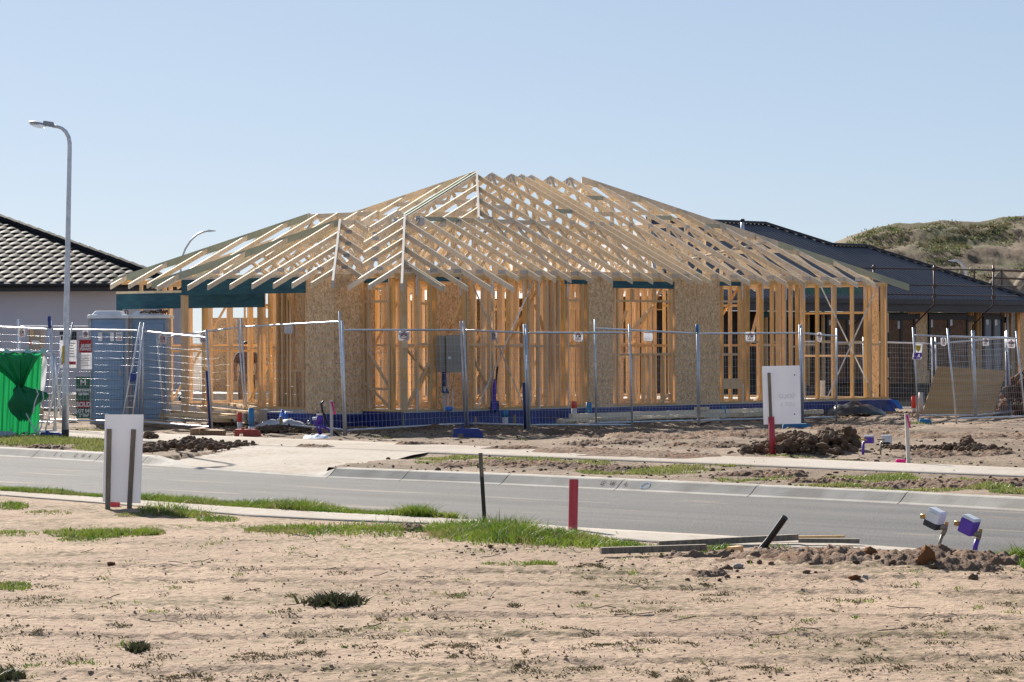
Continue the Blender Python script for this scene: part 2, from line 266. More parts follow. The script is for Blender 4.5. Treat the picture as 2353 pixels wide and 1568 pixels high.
class MB:
    def __init__(s): s.v = []; s.f = []
    def add(s, vs, fs):
        k = len(s.v); s.v.extend(tuple(v) for v in vs); s.f.extend(tuple(i + k for i in f) for f in fs); return s
    def hexa(s, a, b):                                             # two matching quads
        return s.add(list(a) + list(b), [(3, 2, 1, 0), (4, 5, 6, 7), (0, 1, 5, 4), (1, 2, 6, 5), (2, 3, 7, 6), (3, 0, 4, 7)])
    def box(s, x0, x1, y0, y1, z0, z1):
        return s.hexa([(x0, y0, z0), (x1, y0, z0), (x1, y1, z0), (x0, y1, z0)], [(x0, y0, z1), (x1, y0, z1), (x1, y1, z1), (x0, y1, z1)])
    def raft(s, p0, p1, w=0.042, d=0.1, off=0.0):                  # plumb-cut member whose TOP edge runs p0 -> p1
        p0, p1 = Vector(p0), Vector(p1); h = Vector((p1.x - p0.x, p1.y - p0.y, 0)); L = h.length
        if L < 1e-4: return s
        h /= L; sd = Vector((-h.y, h.x, 0)); dz = d * math.sqrt(1 + ((p1.z - p0.z) / L) ** 2); dn = Vector((0, 0, dz))
        a, b = sd * (off + w / 2), sd * (off - w / 2)
        return s.hexa([p0 + b - dn, p0 + a - dn, p0 + a, p0 + b], [p1 + b - dn, p1 + a - dn, p1 + a, p1 + b])
    def bar(s, p0, p1, w, d, up=(0, 0, 1)):                        # rectangular bar between two points
        p0, p1 = Vector(p0), Vector(p1); t = (p1 - p0).normalized(); u = Vector(up)
        if abs(t.dot(u)) > 0.98: u = Vector((0, 1, 0))
        a = t.cross(u).normalized() * w / 2; b = a.cross(t).normalized() * d / 2
        return s.hexa([p0 - a - b, p0 + a - b, p0 + a + b, p0 - a + b], [p1 - a - b, p1 + a - b, p1 + a + b, p1 - a + b])
    def tube(s, pts, r, n=8, cap=True):
        pts = [Vector(p) for p in pts]; rs = r if isinstance(r, (list, tuple)) else [r] * len(pts); k0 = len(s.v); prev = None
        for i, p in enumerate(pts):
            t = (pts[min(i + 1, len(pts) - 1)] - pts[max(i - 1, 0)]).normalized()
            u = prev if prev is not None else (Vector((0, 0, 1)) if abs(t.z) < 0.9 else Vector((1, 0, 0)))
            a = t.cross(u).normalized(); b = a.cross(t).normalized(); prev = b
            for j in range(n):
                q = 2 * PI * j / n; s.v.append(tuple(p + (a * math.cos(q) + b * math.sin(q)) * rs[i]))
        for i in range(len(pts) - 1):
            for j in range(n):
                j2 = (j + 1) % n; s.f.append((k0 + i * n + j, k0 + i * n + j2, k0 + (i + 1) * n + j2, k0 + (i + 1) * n + j))
        if cap: s.f.append(tuple(k0 + j for j in reversed(range(n)))); s.f.append(tuple(k0 + (len(pts) - 1) * n + j for j in range(n)))
        return s
    def prism(s, poly, d):                                         # polygon of 3-D points pushed along d
        n = len(poly); d = Vector(d); P = [Vector(p) for p in poly]
        return s.add(P + [p + d for p in P], [tuple(range(n)), tuple(range(2 * n - 1, n - 1, -1))] + [(i, i + n, (i + 1) % n + n, (i + 1) % n) for i in range(n)])
    def build(s, name, m, parent=None, local=False, loc=None, smooth=False, bevel=0.0):
        me = bpy.data.meshes.new(name); vs = s.v
        if parent is not None and not local:
            I = MW[parent].inverted(); vs = [tuple(I @ Vector(v)) for v in vs]
        if parent is None and loc is not None: vs = [(v[0] - loc[0], v[1] - loc[1], v[2] - loc[2]) for v in vs]
        me.from_pydata(vs, [], s.f); me.update()
        import bmesh
        bm = bmesh.new(); bm.from_mesh(me); bmesh.ops.recalc_face_normals(bm, faces=bm.faces)
        if bevel: bmesh.ops.bevel(bm, geom=bm.edges[:], offset=bevel, segments=2, affect='EDGES', profile=0.5, clamp_overlap=True)
        bm.to_mesh(me); bm.free()
        me.materials.append(M[m] if isinstance(m, str) else m)
        if smooth: me.shade_smooth()
        o = bpy.data.objects.new(name, me); link(o, parent)
        if parent is None:
            if loc is not None: o.location = loc
            MW[o] = Matrix.Translation(loc or (0, 0, 0))
        return o
def np_mesh(name, V, Fc, m, parent=None, smooth=False):
    me = bpy.data.meshes.new(name); V = np.asarray(V, dtype=np.float32); Fc = np.asarray(Fc, dtype=np.int32); k = Fc.shape[1]
    me.vertices.add(len(V)); me.vertices.foreach_set('co', V.ravel()); me.loops.add(Fc.size); me.loops.foreach_set('vertex_index', Fc.ravel())
    me.polygons.add(len(Fc)); me.polygons.foreach_set('loop_start', np.arange(0, Fc.size, k, dtype=np.int32)); me.update(calc_edges=True); me.validate()
    me.materials.append(M[m]);
    if smooth: me.shade_smooth()
    o = bpy.data.objects.new(name, me); link(o, parent); return o
def grid(name, X, Y, Z, m, smooth=True):
    a, b = X.shape; V = np.stack([X, Y, Z], -1).reshape(-1, 3); i = np.arange(a * b).reshape(a, b)
    Fc = np.stack([i[:-1, :-1], i[1:, :-1], i[1:, 1:], i[:-1, 1:]], -1).reshape(-1, 4)
    return np_mesh(name, V, Fc, m, smooth=smooth)
def text(name, s, size, m, parent, Mx, extrude=0.0, squeeze=1.0, bold=0.0):
    c = bpy.data.curves.new(name, 'FONT'); c.body = s; c.size = size; c.align_x = 'CENTER'; c.align_y = 'CENTER'; c.extrude = extrude; c.offset = bold
    tmp = bpy.data.objects.new(name, c); me = bpy.data.meshes.new_from_object(tmp); bpy.data.objects.remove(tmp); bpy.data.curves.remove(c)
    me.materials.clear(); me.materials.append(M[m]); o = bpy.data.objects.new(name, me); COL.objects.link(o)
    o.parent = parent; o.matrix_local = MW[parent].inverted() @ Mx @ Matrix.Diagonal((squeeze, 1, 1, 1)); return o
def upright(p, ang=0.0): return Matrix.Translation(p) @ Matrix.Rotation(ang, 4, 'Z') @ Matrix.Rotation(PI / 2, 4, 'X')

# icosphere template
def ico(sub):
    import bmesh
    bm = bmesh.new(); bmesh.ops.create_icosphere(bm, subdivisions=sub, radius=1.0)
    V = np.array([v.co[:] for v in bm.verts]); Fc = np.array([[v.index for v in f.verts] for f in bm.faces]); bm.free(); return V, Fc
ICO1, ICO2, ICO3 = ico(1), ico(2), ico(3)
def lumps(P, R, sub=ICO1, rough=0.3, flat=0.75, seed=3):
    """P (N,3) centres, R (N,) radii -> vertices, faces of N uneven lumps"""
    g = np.random.default_rng(seed); V0, F0 = sub; N = len(P); k = len(V0)
    s = 1 + g.uniform(-rough, rough, (N, k, 1)); ax = g.uniform(0.7, 1.3, (N, 1, 3)); ax[:, :, 2] *= flat
    th = g.uniform(0, 2 * PI, N); c, q = np.cos(th)[:, None], np.sin(th)[:, None]
    v = V0[None] * s * ax; x = v[:, :, 0] * c - v[:, :, 1] * q; y = v[:, :, 0] * q + v[:, :, 1] * c
    V = np.stack([x, y, v[:, :, 2]], -1) * np.asarray(R)[:, None, None] + np.asarray(P)[:, None, :]
    Fc = F0[None] + (np.arange(N) * k)[:, None, None]
    return V.reshape(-1, 3), Fc.reshape(-1, 3)
def rock(name, label, cat, p, r, m, squash=0.7, seed=0, rough=0.35, group=None):
    V0, F0 = ICO3; V = V0.copy(); g = seed * 3.1
    d = 1 + rough * (fbm(V[:, 0] * 2.4 + g, V[:, 1] * 2.4 + V[:, 2] * 3.3 + g, 5, seed) - 0.5) * 3; d = d * np.where(V[:, 2] > 0, 1.0, 0.9); V[:, :2] *= (1 - 0.45 * np.clip(V[:, 2:3], 0, 1) * (squash > 1))
    V = V * d[:, None] * np.array([r, r * 0.8, r * squash]); V[:, 2] += r * squash * 0.4
    o = np_mesh(name, V, F0, m); o.location = p; return tag(o, label, cat, group)

exec_parts = []

# ================================================================== THE GROUND
def pline(pts, z=0.0, ext=70):
    P = [gnd(x, y, z) for x, y in pts]; P = [Vector((p.x, p.y)) for p in P]
    a = (P[0] - P[1]).normalized(); b = (P[-1] - P[-2]).normalized()
    return [P[0] + a * ext] + P + [P[-1] + b * ext]
def yat(P, X):                                                     # Y of a left-to-right line at X
    xs = np.array([p[0] for p in P]); ys = np.array([p[1] for p in P]); return np.interp(X, xs, ys)
NK = pline([(-100, 1119), (0, 1126), (517, 1158), (900, 1184), (1100, 1199), (1328, 1217), (1666, 1236), (1976, 1257), (2194, 1272), (2400, 1286)])
PN = pline([(-100, 1137), (0, 1142), (300, 1166), (574, 1190), (786, 1201), (981, 1208), (1100, 1216), (1400, 1243), (1517, 1252), (1750, 1262), (1976, 1271), (2194, 1282), (2400, 1297)])
PF = pline([(-100, 1127), (0, 1132), (300, 1152), (517, 1168), (786, 1184), (981, 1193), (1060, 1196.5), (1100, 1199.5), (1328, 1217.5), (1666, 1236.5), (1976, 1257.5), (2194, 1272.5), (2400, 1286.5)])
FK = pline([(-100, 1025), (0, 1030), (240, 1043), (415, 1054), (770, 1077), (1175, 1092), (1740, 1117), (2085, 1132.5), (2353, 1147), (2500, 1155)])
FPN = pline([(-100, 1000.5), (300, 1016.5), (1608, 1069), (2353, 1099), (2500, 1105)])
FPF = pline([(-100, 981), (300, 996), (1608, 1048.4), (2353, 1078.5), (2500, 1084.5)])

def pl_sample(P, n):
    P = [np.array(p[:]) for p in P]; d = np.cumsum([0] + [np.linalg.norm(P[i + 1] - P[i]) for i in range(len(P) - 1)])
    t = np.linspace(0, d[-1], n); return np.stack([np.interp(t, d, [p[k] for p in P]) for k in (0, 1)], -1)
# one sheet under everything, out to the horizon
b_ = MB(); b_.add([(-3000, -600, -0.3), (3000, -600, -0.3), (3000, 4500, -0.3), (-3000, 4500, -0.3)], [(0, 1, 2, 3)])
struct(b_.build('ground', 'mud'))
# near block of bare sandy soil
xs = np.concatenate([np.linspace(-70, -6.6, 40), np.arange(-6.5, 7.0, 0.034), np.linspace(7.1, 70, 40)])
ts = np.concatenate([np.linspace(-20, 0, 12)[:-1] / 17.0, np.linspace(0, 1, 400)])
Xg, Tg = np.meshgrid(xs, ts, indexing='ij'); yk = np.clip(yat(NK, xs), 6, 80)[:, None] - 0.12
Yg = np.where(Tg < 0, 12 + Tg * 17, 12 + (yk - 12) * Tg) ; Yg = np.where(yk < 12, yk + (Tg - 1) * 3, Yg)
def soil_h(X, Y):
    dist = np.clip(yat(PN, X) - Y, 0, 50); w = np.clip(dist / 0.9, 0, 1)
    z = (fbm(X * 0.5, Y * 0.5, 3, 1) - 0.45) * 0.05 + (fbm(X * 2.6, Y * 2.2, 3, 5) - 0.45) * 0.02 + (fbm(X * 11, Y * 9, 3, 9) - 0.45) * 0.022
    for d0, th_, w_ in ((14.2, .10, .16), (15.6, .10, .16), (17.3, -.06, .14), (18.5, -.06, .14), (20.4, -.22, .15), (21.5, -.22, .15)):       # shallow wheel tracks
        dd = -X * math.sin(th_) + Y * math.cos(th_) - d0 - 0.5 * (fbm(X * .25, Y * .25, 2, 83) - .5); al = X * math.cos(th_) + Y * math.sin(th_); e = np.exp(-(dd / w_) ** 4); z = z - e * 0.022 + e * 0.009 * np.sin(al * 34 + dd * 14) + 0.014 * np.exp(-((np.abs(dd) - w_ * 1.25) / .05) ** 2) * fbm(X * 6, Y * 6, 2, 85)
    z = z + np.clip(vn(X * 17, Y * 13, 21) - 0.66, 0, 1) * 0.055 * np.clip(fbm(X * 0.9, Y * 0.9, 2, 23) * 3 - 0.8, 0, 1.3)
    for (px, py, rx, ry, h) in ((1880, 1296, 1.0, 0.9, 0.16), (2140, 1300, 0.55, 0.6, 0.18), (2260, 1292, 0.5, 0.5, 0.10), (1690, 1290, 0.8, 0.5, 0.06), (945, 1225, 0.3, 0.4, 0.05), (1640, 1325, 0.4, 0.4, 0.05)):
        p = gnd(px, py); e = np.exp(-((X - p.x) / rx) ** 2 - ((Y - p.y) / ry) ** 2)
        z = z + 0.34 * h * e * (0.3 + 1.3 * fbm(X * 6, Y * 5, 4, 31)) 
    return z * w + 0.012 * (1 - w)
struct(grid('soil', Xg, Yg, soil_h(Xg, Yg), 'soil'))

# road
A = pl_sample(NK, 160); B = pl_sample(FK, 160)
kk = np.linspace(-0.02, 1.06, 24)[None, :, None]; R = A[:, None, :] * (1 - kk) + B[:, None, :] * kk
struct(grid('road', R[:, :, 0], R[:, :, 1], np.full(R.shape[:2], -0.12) + (0.03 * np.sin(np.clip(kk[:, :, 0], 0, 1) * PI)), 'asphalt'))
# near concrete path that runs into the kerb
xs = np.concatenate([np.linspace(-60, -6, 20), np.linspace(-5.9, 7, 150), np.linspace(7.2, 60, 20)])
q = np.linspace(0, 1, 5); yn, yf = yat(PN, xs), yat(PF, xs)
Xp = np.repeat(xs[:, None], 8, 1); Yp = np.concatenate([yn[:, None], yn[:, None] + (yf - yn)[:, None] * np.linspace(0, 1, 6)[None], yf[:, None] + 0.004], 1)
Zp = np.full(Xp.shape, 0.022); Zp[:, 0] = -0.06; Zp[:, -1] = -0.14
struct(grid('path', Xp, Yp, Zp, 'concrete', smooth=False))

# far lot and verge
apL = (gnd(330, 1047), gnd(585, 1028)); apR = (gnd(778, 1077), gnd(985, 1044))
C0 = Vector((lev(926, 948)[0] * 57.1 / F, 57.1, 0)); HA = math.radians(46.3); cA, sA = math.cos(HA), math.sin(HA)
def hw(u, v, z=0.0): return Vector((C0.x + u * cA - v * sA, C0.y + u * sA + v * cA, z))
def u_of(px, v=0.0, py=800):
    k = lev(px, py)[0] / F; return (k * (C0.y + v * cA) - C0.x + v * sA) / (cA - k * sA)
def v_of(px, u=0.0, py=800):
    k = lev(px, py)[0] / F; return (C0.x + u * cA - k * (C0.y + u * sA)) / (sA + k * cA)
def z_of(px, py, u, v):
    p = hw(u, v); return CAMH - lev(px, py)[1] * p.y / F
def apron_mask(X, Y):
    yk, yp = yat(FK, X), yat(FPN, X); f = np.clip((Y - yk) / (yp - yk), 0, 1)
    L = apL[0].x + (apL[1].x - apL[0].x) * f; Rr = apR[0].x + (apR[1].x - apR[0].x) * f
    return f, (X > L + 0.25) & (X < Rr - 0.25) & (Y < yp - 0.02)
def lot_h(X, Y):
    yk, yn_, yf_ = yat(FK, X), yat(FPN, X), yat(FPF, X)
    dv = np.minimum(np.clip((Y - yk) / 0.5, 0, 1), np.clip((yn_ - Y) / 0.6, 0, 1)); dl = np.clip((Y - yf_) / 0.8, 0, 1); w = np.maximum(dv, dl)
    z = (fbm(X * 0.6, Y * 0.5, 3, 41) - 0.47) * 0.07 + (fbm(X * 2.6, Y * 1.6, 4, 45) - 0.47) * 0.12
    dx, dy = X - C0.x, Y - C0.y; u = dx * cA + dy * sA; v = -dx * sA + dy * cA
    z = z * np.where(dl > 0, 1.0, 0.75)
    band = np.exp(-((v + 1.0) / 0.75) ** 2) * np.clip((u + 1.5) / 1, 0, 1) * np.clip((17 - u) / 1, 0, 1)
    z = z + band * (0.0 + 0.11 * fbm(X * 1.7, Y * 1.5, 3, 61))
    z = z * w + 0.010 * (1 - w)
    ins = np.clip((v - 0.2) / 0.3, 0, 1) * (u > -0.2) * (u < 15.4) * (v < 10)
    z = np.where(ins > 0, np.minimum(z, 0.1), z)
    f, mk = apron_mask(X, Y); return np.where(mk, -0.145 + 0.126 * np.clip(f * 1.25, 0, 1) ** 0.9, z)
xs = np.concatenate([np.linspace(-90, -12.2, 40), np.arange(-12, 14.6, 0.085), np.linspace(15, 110, 40)])
ss = np.concatenate([np.arange(0.0, 30, 0.1), np.linspace(30.5, 260, 60)])
Xg, Sg = np.meshgrid(xs, ss, indexing='ij'); Yg = yat(FK, xs)[:, None] + 0.1 + Sg
struct(grid('mud', Xg, Yg, lot_h(Xg, Yg), 'mud'))

# kerb on the far side, cast in lengths, dropping at the driveway
def kerb_seg(mb, xa, xb, ha, hb, n):
    row = []
    for i in range(n + 1):
        f = i / n; X = xa + (xb - xa) * f; hh = ha + (hb - ha) * f; Y = float(yat(FK, X)); d = Vector((0.69, -0.72, 0)); nn = Vector((0.72, 0.69, 0))
        p = Vector((X, Y, 0)); top = 0.012 - (1 - hh) * 0.115
        row.append([p + nn * 0.16 + Vector((0, 0, -0.2)), p + nn * 0.16 + Vector((0, 0, top)), p + Vector((0, 0, top)), p - nn * 0.04 + Vector((0, 0, top - 0.012 * hh)), p - nn * 0.155 + Vector((0, 0, -0.095)), p - nn * 0.20 + Vector((0, 0, -0.112)), p - nn * 0.30 + Vector((0, 0, -0.2))])
    k0 = len(mb.v)
    for r in row: mb.v.extend(tuple(q) for q in r)
    m_ = 7
    for i in range(n):
        for j in range(m_ - 1): mb.f.append((k0 + i * m_ + j, k0 + (i + 1) * m_ + j, k0 + (i + 1) * m_ + j + 1, k0 + i * m_ + j + 1))
    mb.f.append(tuple(k0 + j for j in range(m_))); mb.f.append(tuple(k0 + n * m_ + j for j in reversed(range(m_))))
def kx(px): 
    ys = np.interp(px, [-100, 0, 240, 415, 770, 1175, 1740, 2085, 2353, 2500], [1025, 1030, 1043, 1054, 1077, 1092, 1117, 1132.5, 1147, 1155]); return gnd(px, float(ys)).x
mb = MB()
cuts = [-60] + [kx(a) for a in (95, 240, 345)]
for a, b in zip(cuts[:-1], cuts[1:]): kerb_seg(mb, a, b - 0.011, 1, 1, 8)
kerb_seg(mb, kx(345), kx(430), 1, 0.0, 6); kerb_seg(mb, kx(430), kx(725), 0.0, 0.0, 8); kerb_seg(mb, kx(725), kx(777) - 0.011, 0.0, 1, 4)
cuts = [kx(a) for a in (777, 945, 1175, 1438, 1745, 2090, 2480)] + [60]
for a, b in zip(cuts[:-1], cuts[1:]): kerb_seg(mb, a, b - 0.011, 1, 1, 6)
kerb = struct(mb.build('kerb', 'kerbc', loc=(0, 0, 0)))
# letters stamped into the kerb face, and the blue painted ring
def on_kerb(px):
    X = kx(px); Y = float(yat(FK, X)); nn = Vector((0.72, 0.69, 0)); a = Vector((X, Y, 0.0)) - nn * 0.04; b = Vector((X, Y, -0.095)) - nn * 0.155
    c = (a + b) / 2; up = (a - b).normalized(); r = Vector((0.69, -0.72, 0)); nrm = r.cross(up).normalized()
    return Matrix(((r.x, up.x, nrm.x, c.x + nrm.x * 0.006), (r.y, up.y, nrm.y, c.y + nrm.y * 0.006), (r.z, up.z, nrm.z, c.z + nrm.z * 0.006), (0, 0, 0, 1)))
for px, s in ((119, '/'), (139, 'E'), (154, 'C'), (186, 'G'), (203, 'W'), (218, '\u2302'), (1398, 'G'), (1420, 'W'), (1436, '/'), (1450, '\u2302')):
    text('stamped_lettering', s if s != '\u2302' else 'A', 0.11, 'stamp', kerb, on_kerb(px), squeeze=0.8)
mb = MB(); Mk = on_kerb(1495); nseg = 24
for i in range(nseg):
    a, b = 2 * PI * i / nseg, 2 * PI * (i + 1) / nseg
    mb.add([Mk @ Vector((math.cos(t) * r, math.sin(t) * r * 0.8, 0)) for r, t in ((0.075, a), (0.075, b), (0.058, b), (0.058, a))], [(0, 1, 2, 3)])
mb.build('painted_ring', mat('chalk_blue', (0.28, 0.42, 0.6), 0.9), kerb)
# footpath beyond, and the driveway crossing
xs = np.concatenate([np.linspace(-70, -12, 20), np.linspace(-11.8, 14, 120), np.linspace(14.3, 80, 20)])
yn, yf = yat(FPN, xs), yat(FPF, xs)
Xp = np.repeat(xs[:, None], 8, 1); Yp = np.concatenate([yn[:, None], yn[:, None] + (yf - yn)[:, None] * np.linspace(0, 1, 6)[None], yf[:, None]], 1)
Zp = np.full(Xp.shape, 0.02); Zp[:, 0] = -0.1; Zp[:, -1] = -0.1
struct(grid('footpath', Xp, Yp, Zp, 'concrete', smooth=False))
n1, n2 = 60, 30; f = np.linspace(0, 1, n2)[None, :]; a = np.linspace(0, 1, n1)[:, None]
bx = apL[0].x + (apR[0].x - apL[0].x) * a; tx = apL[1].x + (apR[1].x - apL[1].x) * a
Xa = bx + (tx - bx) * f; Ya = yat(FK, bx) - 0.1 + (yat(FPN, tx) + 0.05 - yat(FK, bx) + 0.1) * f
Za = -0.10 + 0.126 * np.clip(f * 1.25, 0, 1) ** 0.9 + 0 * a
struct(grid('driveway', Xa, Ya, Za, 'concrete'))

# ------------------------------------------------------------------ loose dirt, stones, chips
def scat(n, xa, xb, ya, yb, seed):                                 # even over the picture, so nearer ground gets more per metre
    g = np.random.default_rng(seed); px, py = g.uniform(xa, xb, n), g.uniform(ya, yb, n)
    Yd = (py - CY) - ROLL * (px - CX); t = CAMH * F / Yd; return (px - CX) * t / F, t, g
x, y, g = scat(6500, -250, 2600, 1235, 1640, 5)
r = 0.003 + 0.008 * g.random(len(x)) ** 5; keep = (y < yat(PN, x) - 0.15) & ((fbm(x * 0.8, y * 0.8, 3, 77) > 0.40) | (g.random(len(x)) < 0.3)); x, y, r = x[keep], y[keep], r[keep]
V, Fc = lumps(np.stack([x, y, soil_h(x, y) + r * 0.2], -1), r * 1.2, ICO1, 0.3, 0.7, 8)
stuff(np_mesh('gravel', V, Fc, 'pebble'))
Ps, Rs = [], []
for (cx, cy, rx, ry, n, r0, r1) in ((1870, 1290, 150, 22, 260, 0.012, 0.06), (2140, 1300, 100, 20, 130, 0.012, 0.065), (2260, 1285, 60, 12, 60, 0.01, 0.05), (1690, 1283, 200, 12, 120, 0.01, 0.045),
        (1640, 1325, 60, 10, 50, 0.01, 0.04), (950, 1222, 40, 8, 40, 0.01, 0.04), (1120, 1270, 80, 12, 50, 0.008, 0.035), (1000, 1410, 500, 90, 60, 0.008, 0.025), (2300, 1310, 80, 25, 60, 0.01, 0.035), (1380, 1300, 200, 30, 50, 0.008, 0.03)):
    for i in range(n):
        px, py = random.gauss(cx, rx * 0.5), random.gauss(cy, ry * 0.5); p = gnd(px, py); rr = (r0 + (r1 - r0) * random.random() ** 3) * .6
        if p.y < float(yat(PN, p.x)) - 0.1: Ps.append((p.x, p.y, float(soil_h(np.array([p.x]), np.array([p.y]))[0]) + rr * 0.25)); Rs.append(rr)
V, Fc = lumps(np.array(Ps), np.array(Rs), ICO1, 0.38, 0.7, 12)
stuff(np_mesh('dirt_clods', V, Fc, 'clod'))
def patch_of_dirt(name, cells, seed, far=False):
    for i, (cx, cy, rx, ry) in enumerate(cells):
        c_ = gnd(cx, cy); n_ = 150; a_ = np.linspace(-1.25, 1.25, n_); A_, B_ = np.meshgrid(a_, a_[::2], indexing='ij'); X_ = c_.x + A_ * rx; Y_ = c_.y + B_ * ry
        q_ = 1 - (A_ ** 2 + B_ ** 2) + (fbm(X_ * 2.1, Y_ * 1.7, 4, seed + i) - 0.5) * 1.9; m_ = np.clip(q_ * 1.6, 0, 1)
        Z_ = (lot_h(X_, Y_) if far else soil_h(X_, Y_)) - 0.03 + m_ * (0.034 + 0.06 * fbm(X_ * 7, Y_ * 5, 4, seed + 5 + i) + 0.085 * (fbm(X_ * 21, Y_ * 15, 3, seed + 8 + i) - 0.42)) ; cut_ = ((Y_ < yat(FPF, X_) + 0.08) if far is True else (Y_ < yat(FK, X_) + 0.2) if far == 'over' else (Y_ < yat(FK, X_) + 0.2) | (Y_ > yat(FPN, X_) - 0.05) if far else (Y_ > yat(PN, X_) - 0.06))
        if far == 'over': Z_ = Z_ * .6 + .026
        Z_ = np.where(cut_, -0.2 if far else -0.08, Z_)
        stuff(grid(name, X_, Y_, Z_, 'churn'))
patch_of_dirt('disturbed_dirt', ((1860, 1288, 0.72, 1.15), (2130, 1300, 0.55, 0.95), (2260, 1294, 0.35, 0.6), (1630, 1326, 0.22, 0.35), (1600, 1290, 0.35, 0.22), (948, 1222, 0.2, 0.35)), 301)
patch_of_dirt('disturbed_mud', ((880, 990, 1.3, 1.3), (1010, 992, 1.2, 1.1), (1150, 996, 1.3, 1.3), (1290, 994, 1.2, 1.2), (1420, 1000, 1.3, 1.6), (1560, 1004, 1.4, 1.8), (1700, 1000, 1.2, 1.8), (1640, 1025, 0.9, 0.8), (1960, 985, 1.5, 1.8), (2060, 1000, 1.2, 1.6), (1400, 1022, 0.8, 0.7), (2250, 1004, 1.4, 1.6), (500, 990, 1.0, 0.9), (720, 992, 0.9, 0.8), (2180, 1045, 1.3, 0.8)), 401, True)
patch_of_dirt('disturbed_mud', ((1320, 1040, 0.8, 0.9), (1440, 1047, 0.9, 0.9), (1560, 1053, 0.7, 0.7), (1180, 1034, 0.5, 0.4), (720, 1030, 0.35, 0.3), (960, 1024, 0.4, 0.25)), 501, 'over')
patch_of_dirt('disturbed_mud', ((1130, 1068, 0.9, 0.9), (1280, 1072, 0.9, 0.8), (1420, 1078, 0.6, 0.7), (1760, 1092, 0.9, 0.6), (2050, 1118, 0.8, 0.6), (2230, 1118, 0.8, 0.8), (2330, 1112, 0.6, 0.6), (1890, 1110, 0.5, 0.4), (90, 1030, 0.6, 0.5)), 531, 'verge')
# churned clods and chips on the building lot
x, y, g = scat(5200, -60, 2450, 965, 1130, 15); r = 0.006 + 0.03 * g.random(len(x)) ** 5
f_, mk = apron_mask(x, y); onp = (y > yat(FPN, x) - 0.05) & (y < yat(FPF, x) + 0.05); road_ = y < yat(FK, x) + 0.2
keep = ~road_ & ((~mk & ~onp) | (g.random(len(x)) < 0.10)); x, y, r, onp2, mk2 = x[keep], y[keep], r[keep], onp[keep], mk[keep]
z = np.where(onp2, 0.035, np.where(mk2, -0.03, lot_h(x, y))); r = np.where(onp2 | mk2, r * 0.5, r)
V, Fc = lumps(np.stack([x, y, z + r * 0.2], -1), r, ICO1, 0.3, 0.7, 18)
stuff(np_mesh('mud_clods', V, Fc, 'clod'))
g = np.random.default_rng(25); n = 4200; u = g.uniform(-2, 17, n); v = -0.15 - np.abs(g.normal(0, 1.1, n)); px_ = hw(0, 0)
X = C0.x + u * cA - v * sA; Y = C0.y + u * sA + v * cA; Z = lot_h(X, Y) + 0.015; th = g.uniform(0, PI, n); L = g.uniform(0.03, 0.13, n); wd = g.uniform(0.008, 0.03, n); tl = g.uniform(-0.03, 0.05, n)
c, s_ = np.cos(th), np.sin(th)
V = np.stack([np.stack([X + c * L * a - s_ * wd * b_, Y + s_ * L * a + c * wd * b_, Z + tl * a + 0.006 * b_], -1) for a, b_ in ((-.5, -.5), (.5, -.5), (.5, .5), (-.5, .5))], 1).reshape(-1, 3)
stuff(np_mesh('wood_chip_litter', V, np.arange(4 * n).reshape(-1, 4), 'chips'))

# flattened dry growth on the bare soil
def dry_growth():
    g = np.random.default_rng(91); xs_, ys_ = [], []
    for i in range(200):
        cx, cy = g.uniform(-60, 2420), 1290 + 290 * g.random() ** 0.8; n = int(g.integers(15, 130)); rx = g.uniform(8, 60); c_ = gnd(cx, cy); s_ = c_.y / F; a = g.normal(0, 0.35)
        q = g.normal(0, rx * s_ * .5, n); w = g.normal(0, 0.05 + 0.0011 * rx, n); xs_.append(c_.x + q * math.cos(a) - w * math.sin(a)); ys_.append(c_.y + q * math.sin(a) * .5 + w)
    return np.concatenate(xs_), np.concatenate(ys_)
DX, DY = dry_growth()
# ------------------------------------------------------------------ grass
def blades(name, X, Y, Z, H, m, seed, wid=0.006, lean=0.55):
    g = np.random.default_rng(seed); n = len(X); a = g.uniform(0, 2 * PI, n); H = H * g.uniform(0.45, 1.15, n); w = wid * g.uniform(0.6, 1.5, n)
    d = g.uniform(0, 2 * PI, n); ln = lean * H * g.random(n); cx, sx = np.cos(a) * w, np.sin(a) * w; lx, ly = np.cos(d) * ln, np.sin(d) * ln
    P = lambda ax, fx, fz, k: np.stack([X + cx * ax + lx * fx, Y + sx * ax + ly * fx, Z + H * fz], -1)
    V = np.stack([P(-1, 0, -0.03, 0), P(1, 0, -0.03, 0), P(-.75, .35, .55, 0), P(.75, .35, .55, 0), P(0, 1, .95, 0)], 1).reshape(-1, 3)
    i = np.arange(n)[:, None] * 5; T = np.concatenate([i + np.array([[0, 1, 3]]), i + np.array([[0, 3, 2]]), i + np.array([[2, 3, 4]])])
    return stuff(np_mesh(name, V, T, m))
gX, gY, gH = [], [], []
def gput(px, py, h): gX.append(px); gY.append(py); gH.append(h)
for i in range(22000):                                             # tall verge between kerb and path
    px = random.uniform(-120, 1075); a = np.interp(px, [-120, 0, 517, 786, 981, 1080], [1119, 1126, 1158, 1176, 1189, 1198]) + 1; b = np.interp(px, [-120, 0, 300, 517, 786, 981, 1080], [1127, 1133, 1154, 1170, 1186, 1195, 1199])
    gput(px, random.uniform(a, b), 0.095 + 0.02 * math.sin(px * 0.021) + (0.03 if 930 < px < 1000 else 0))
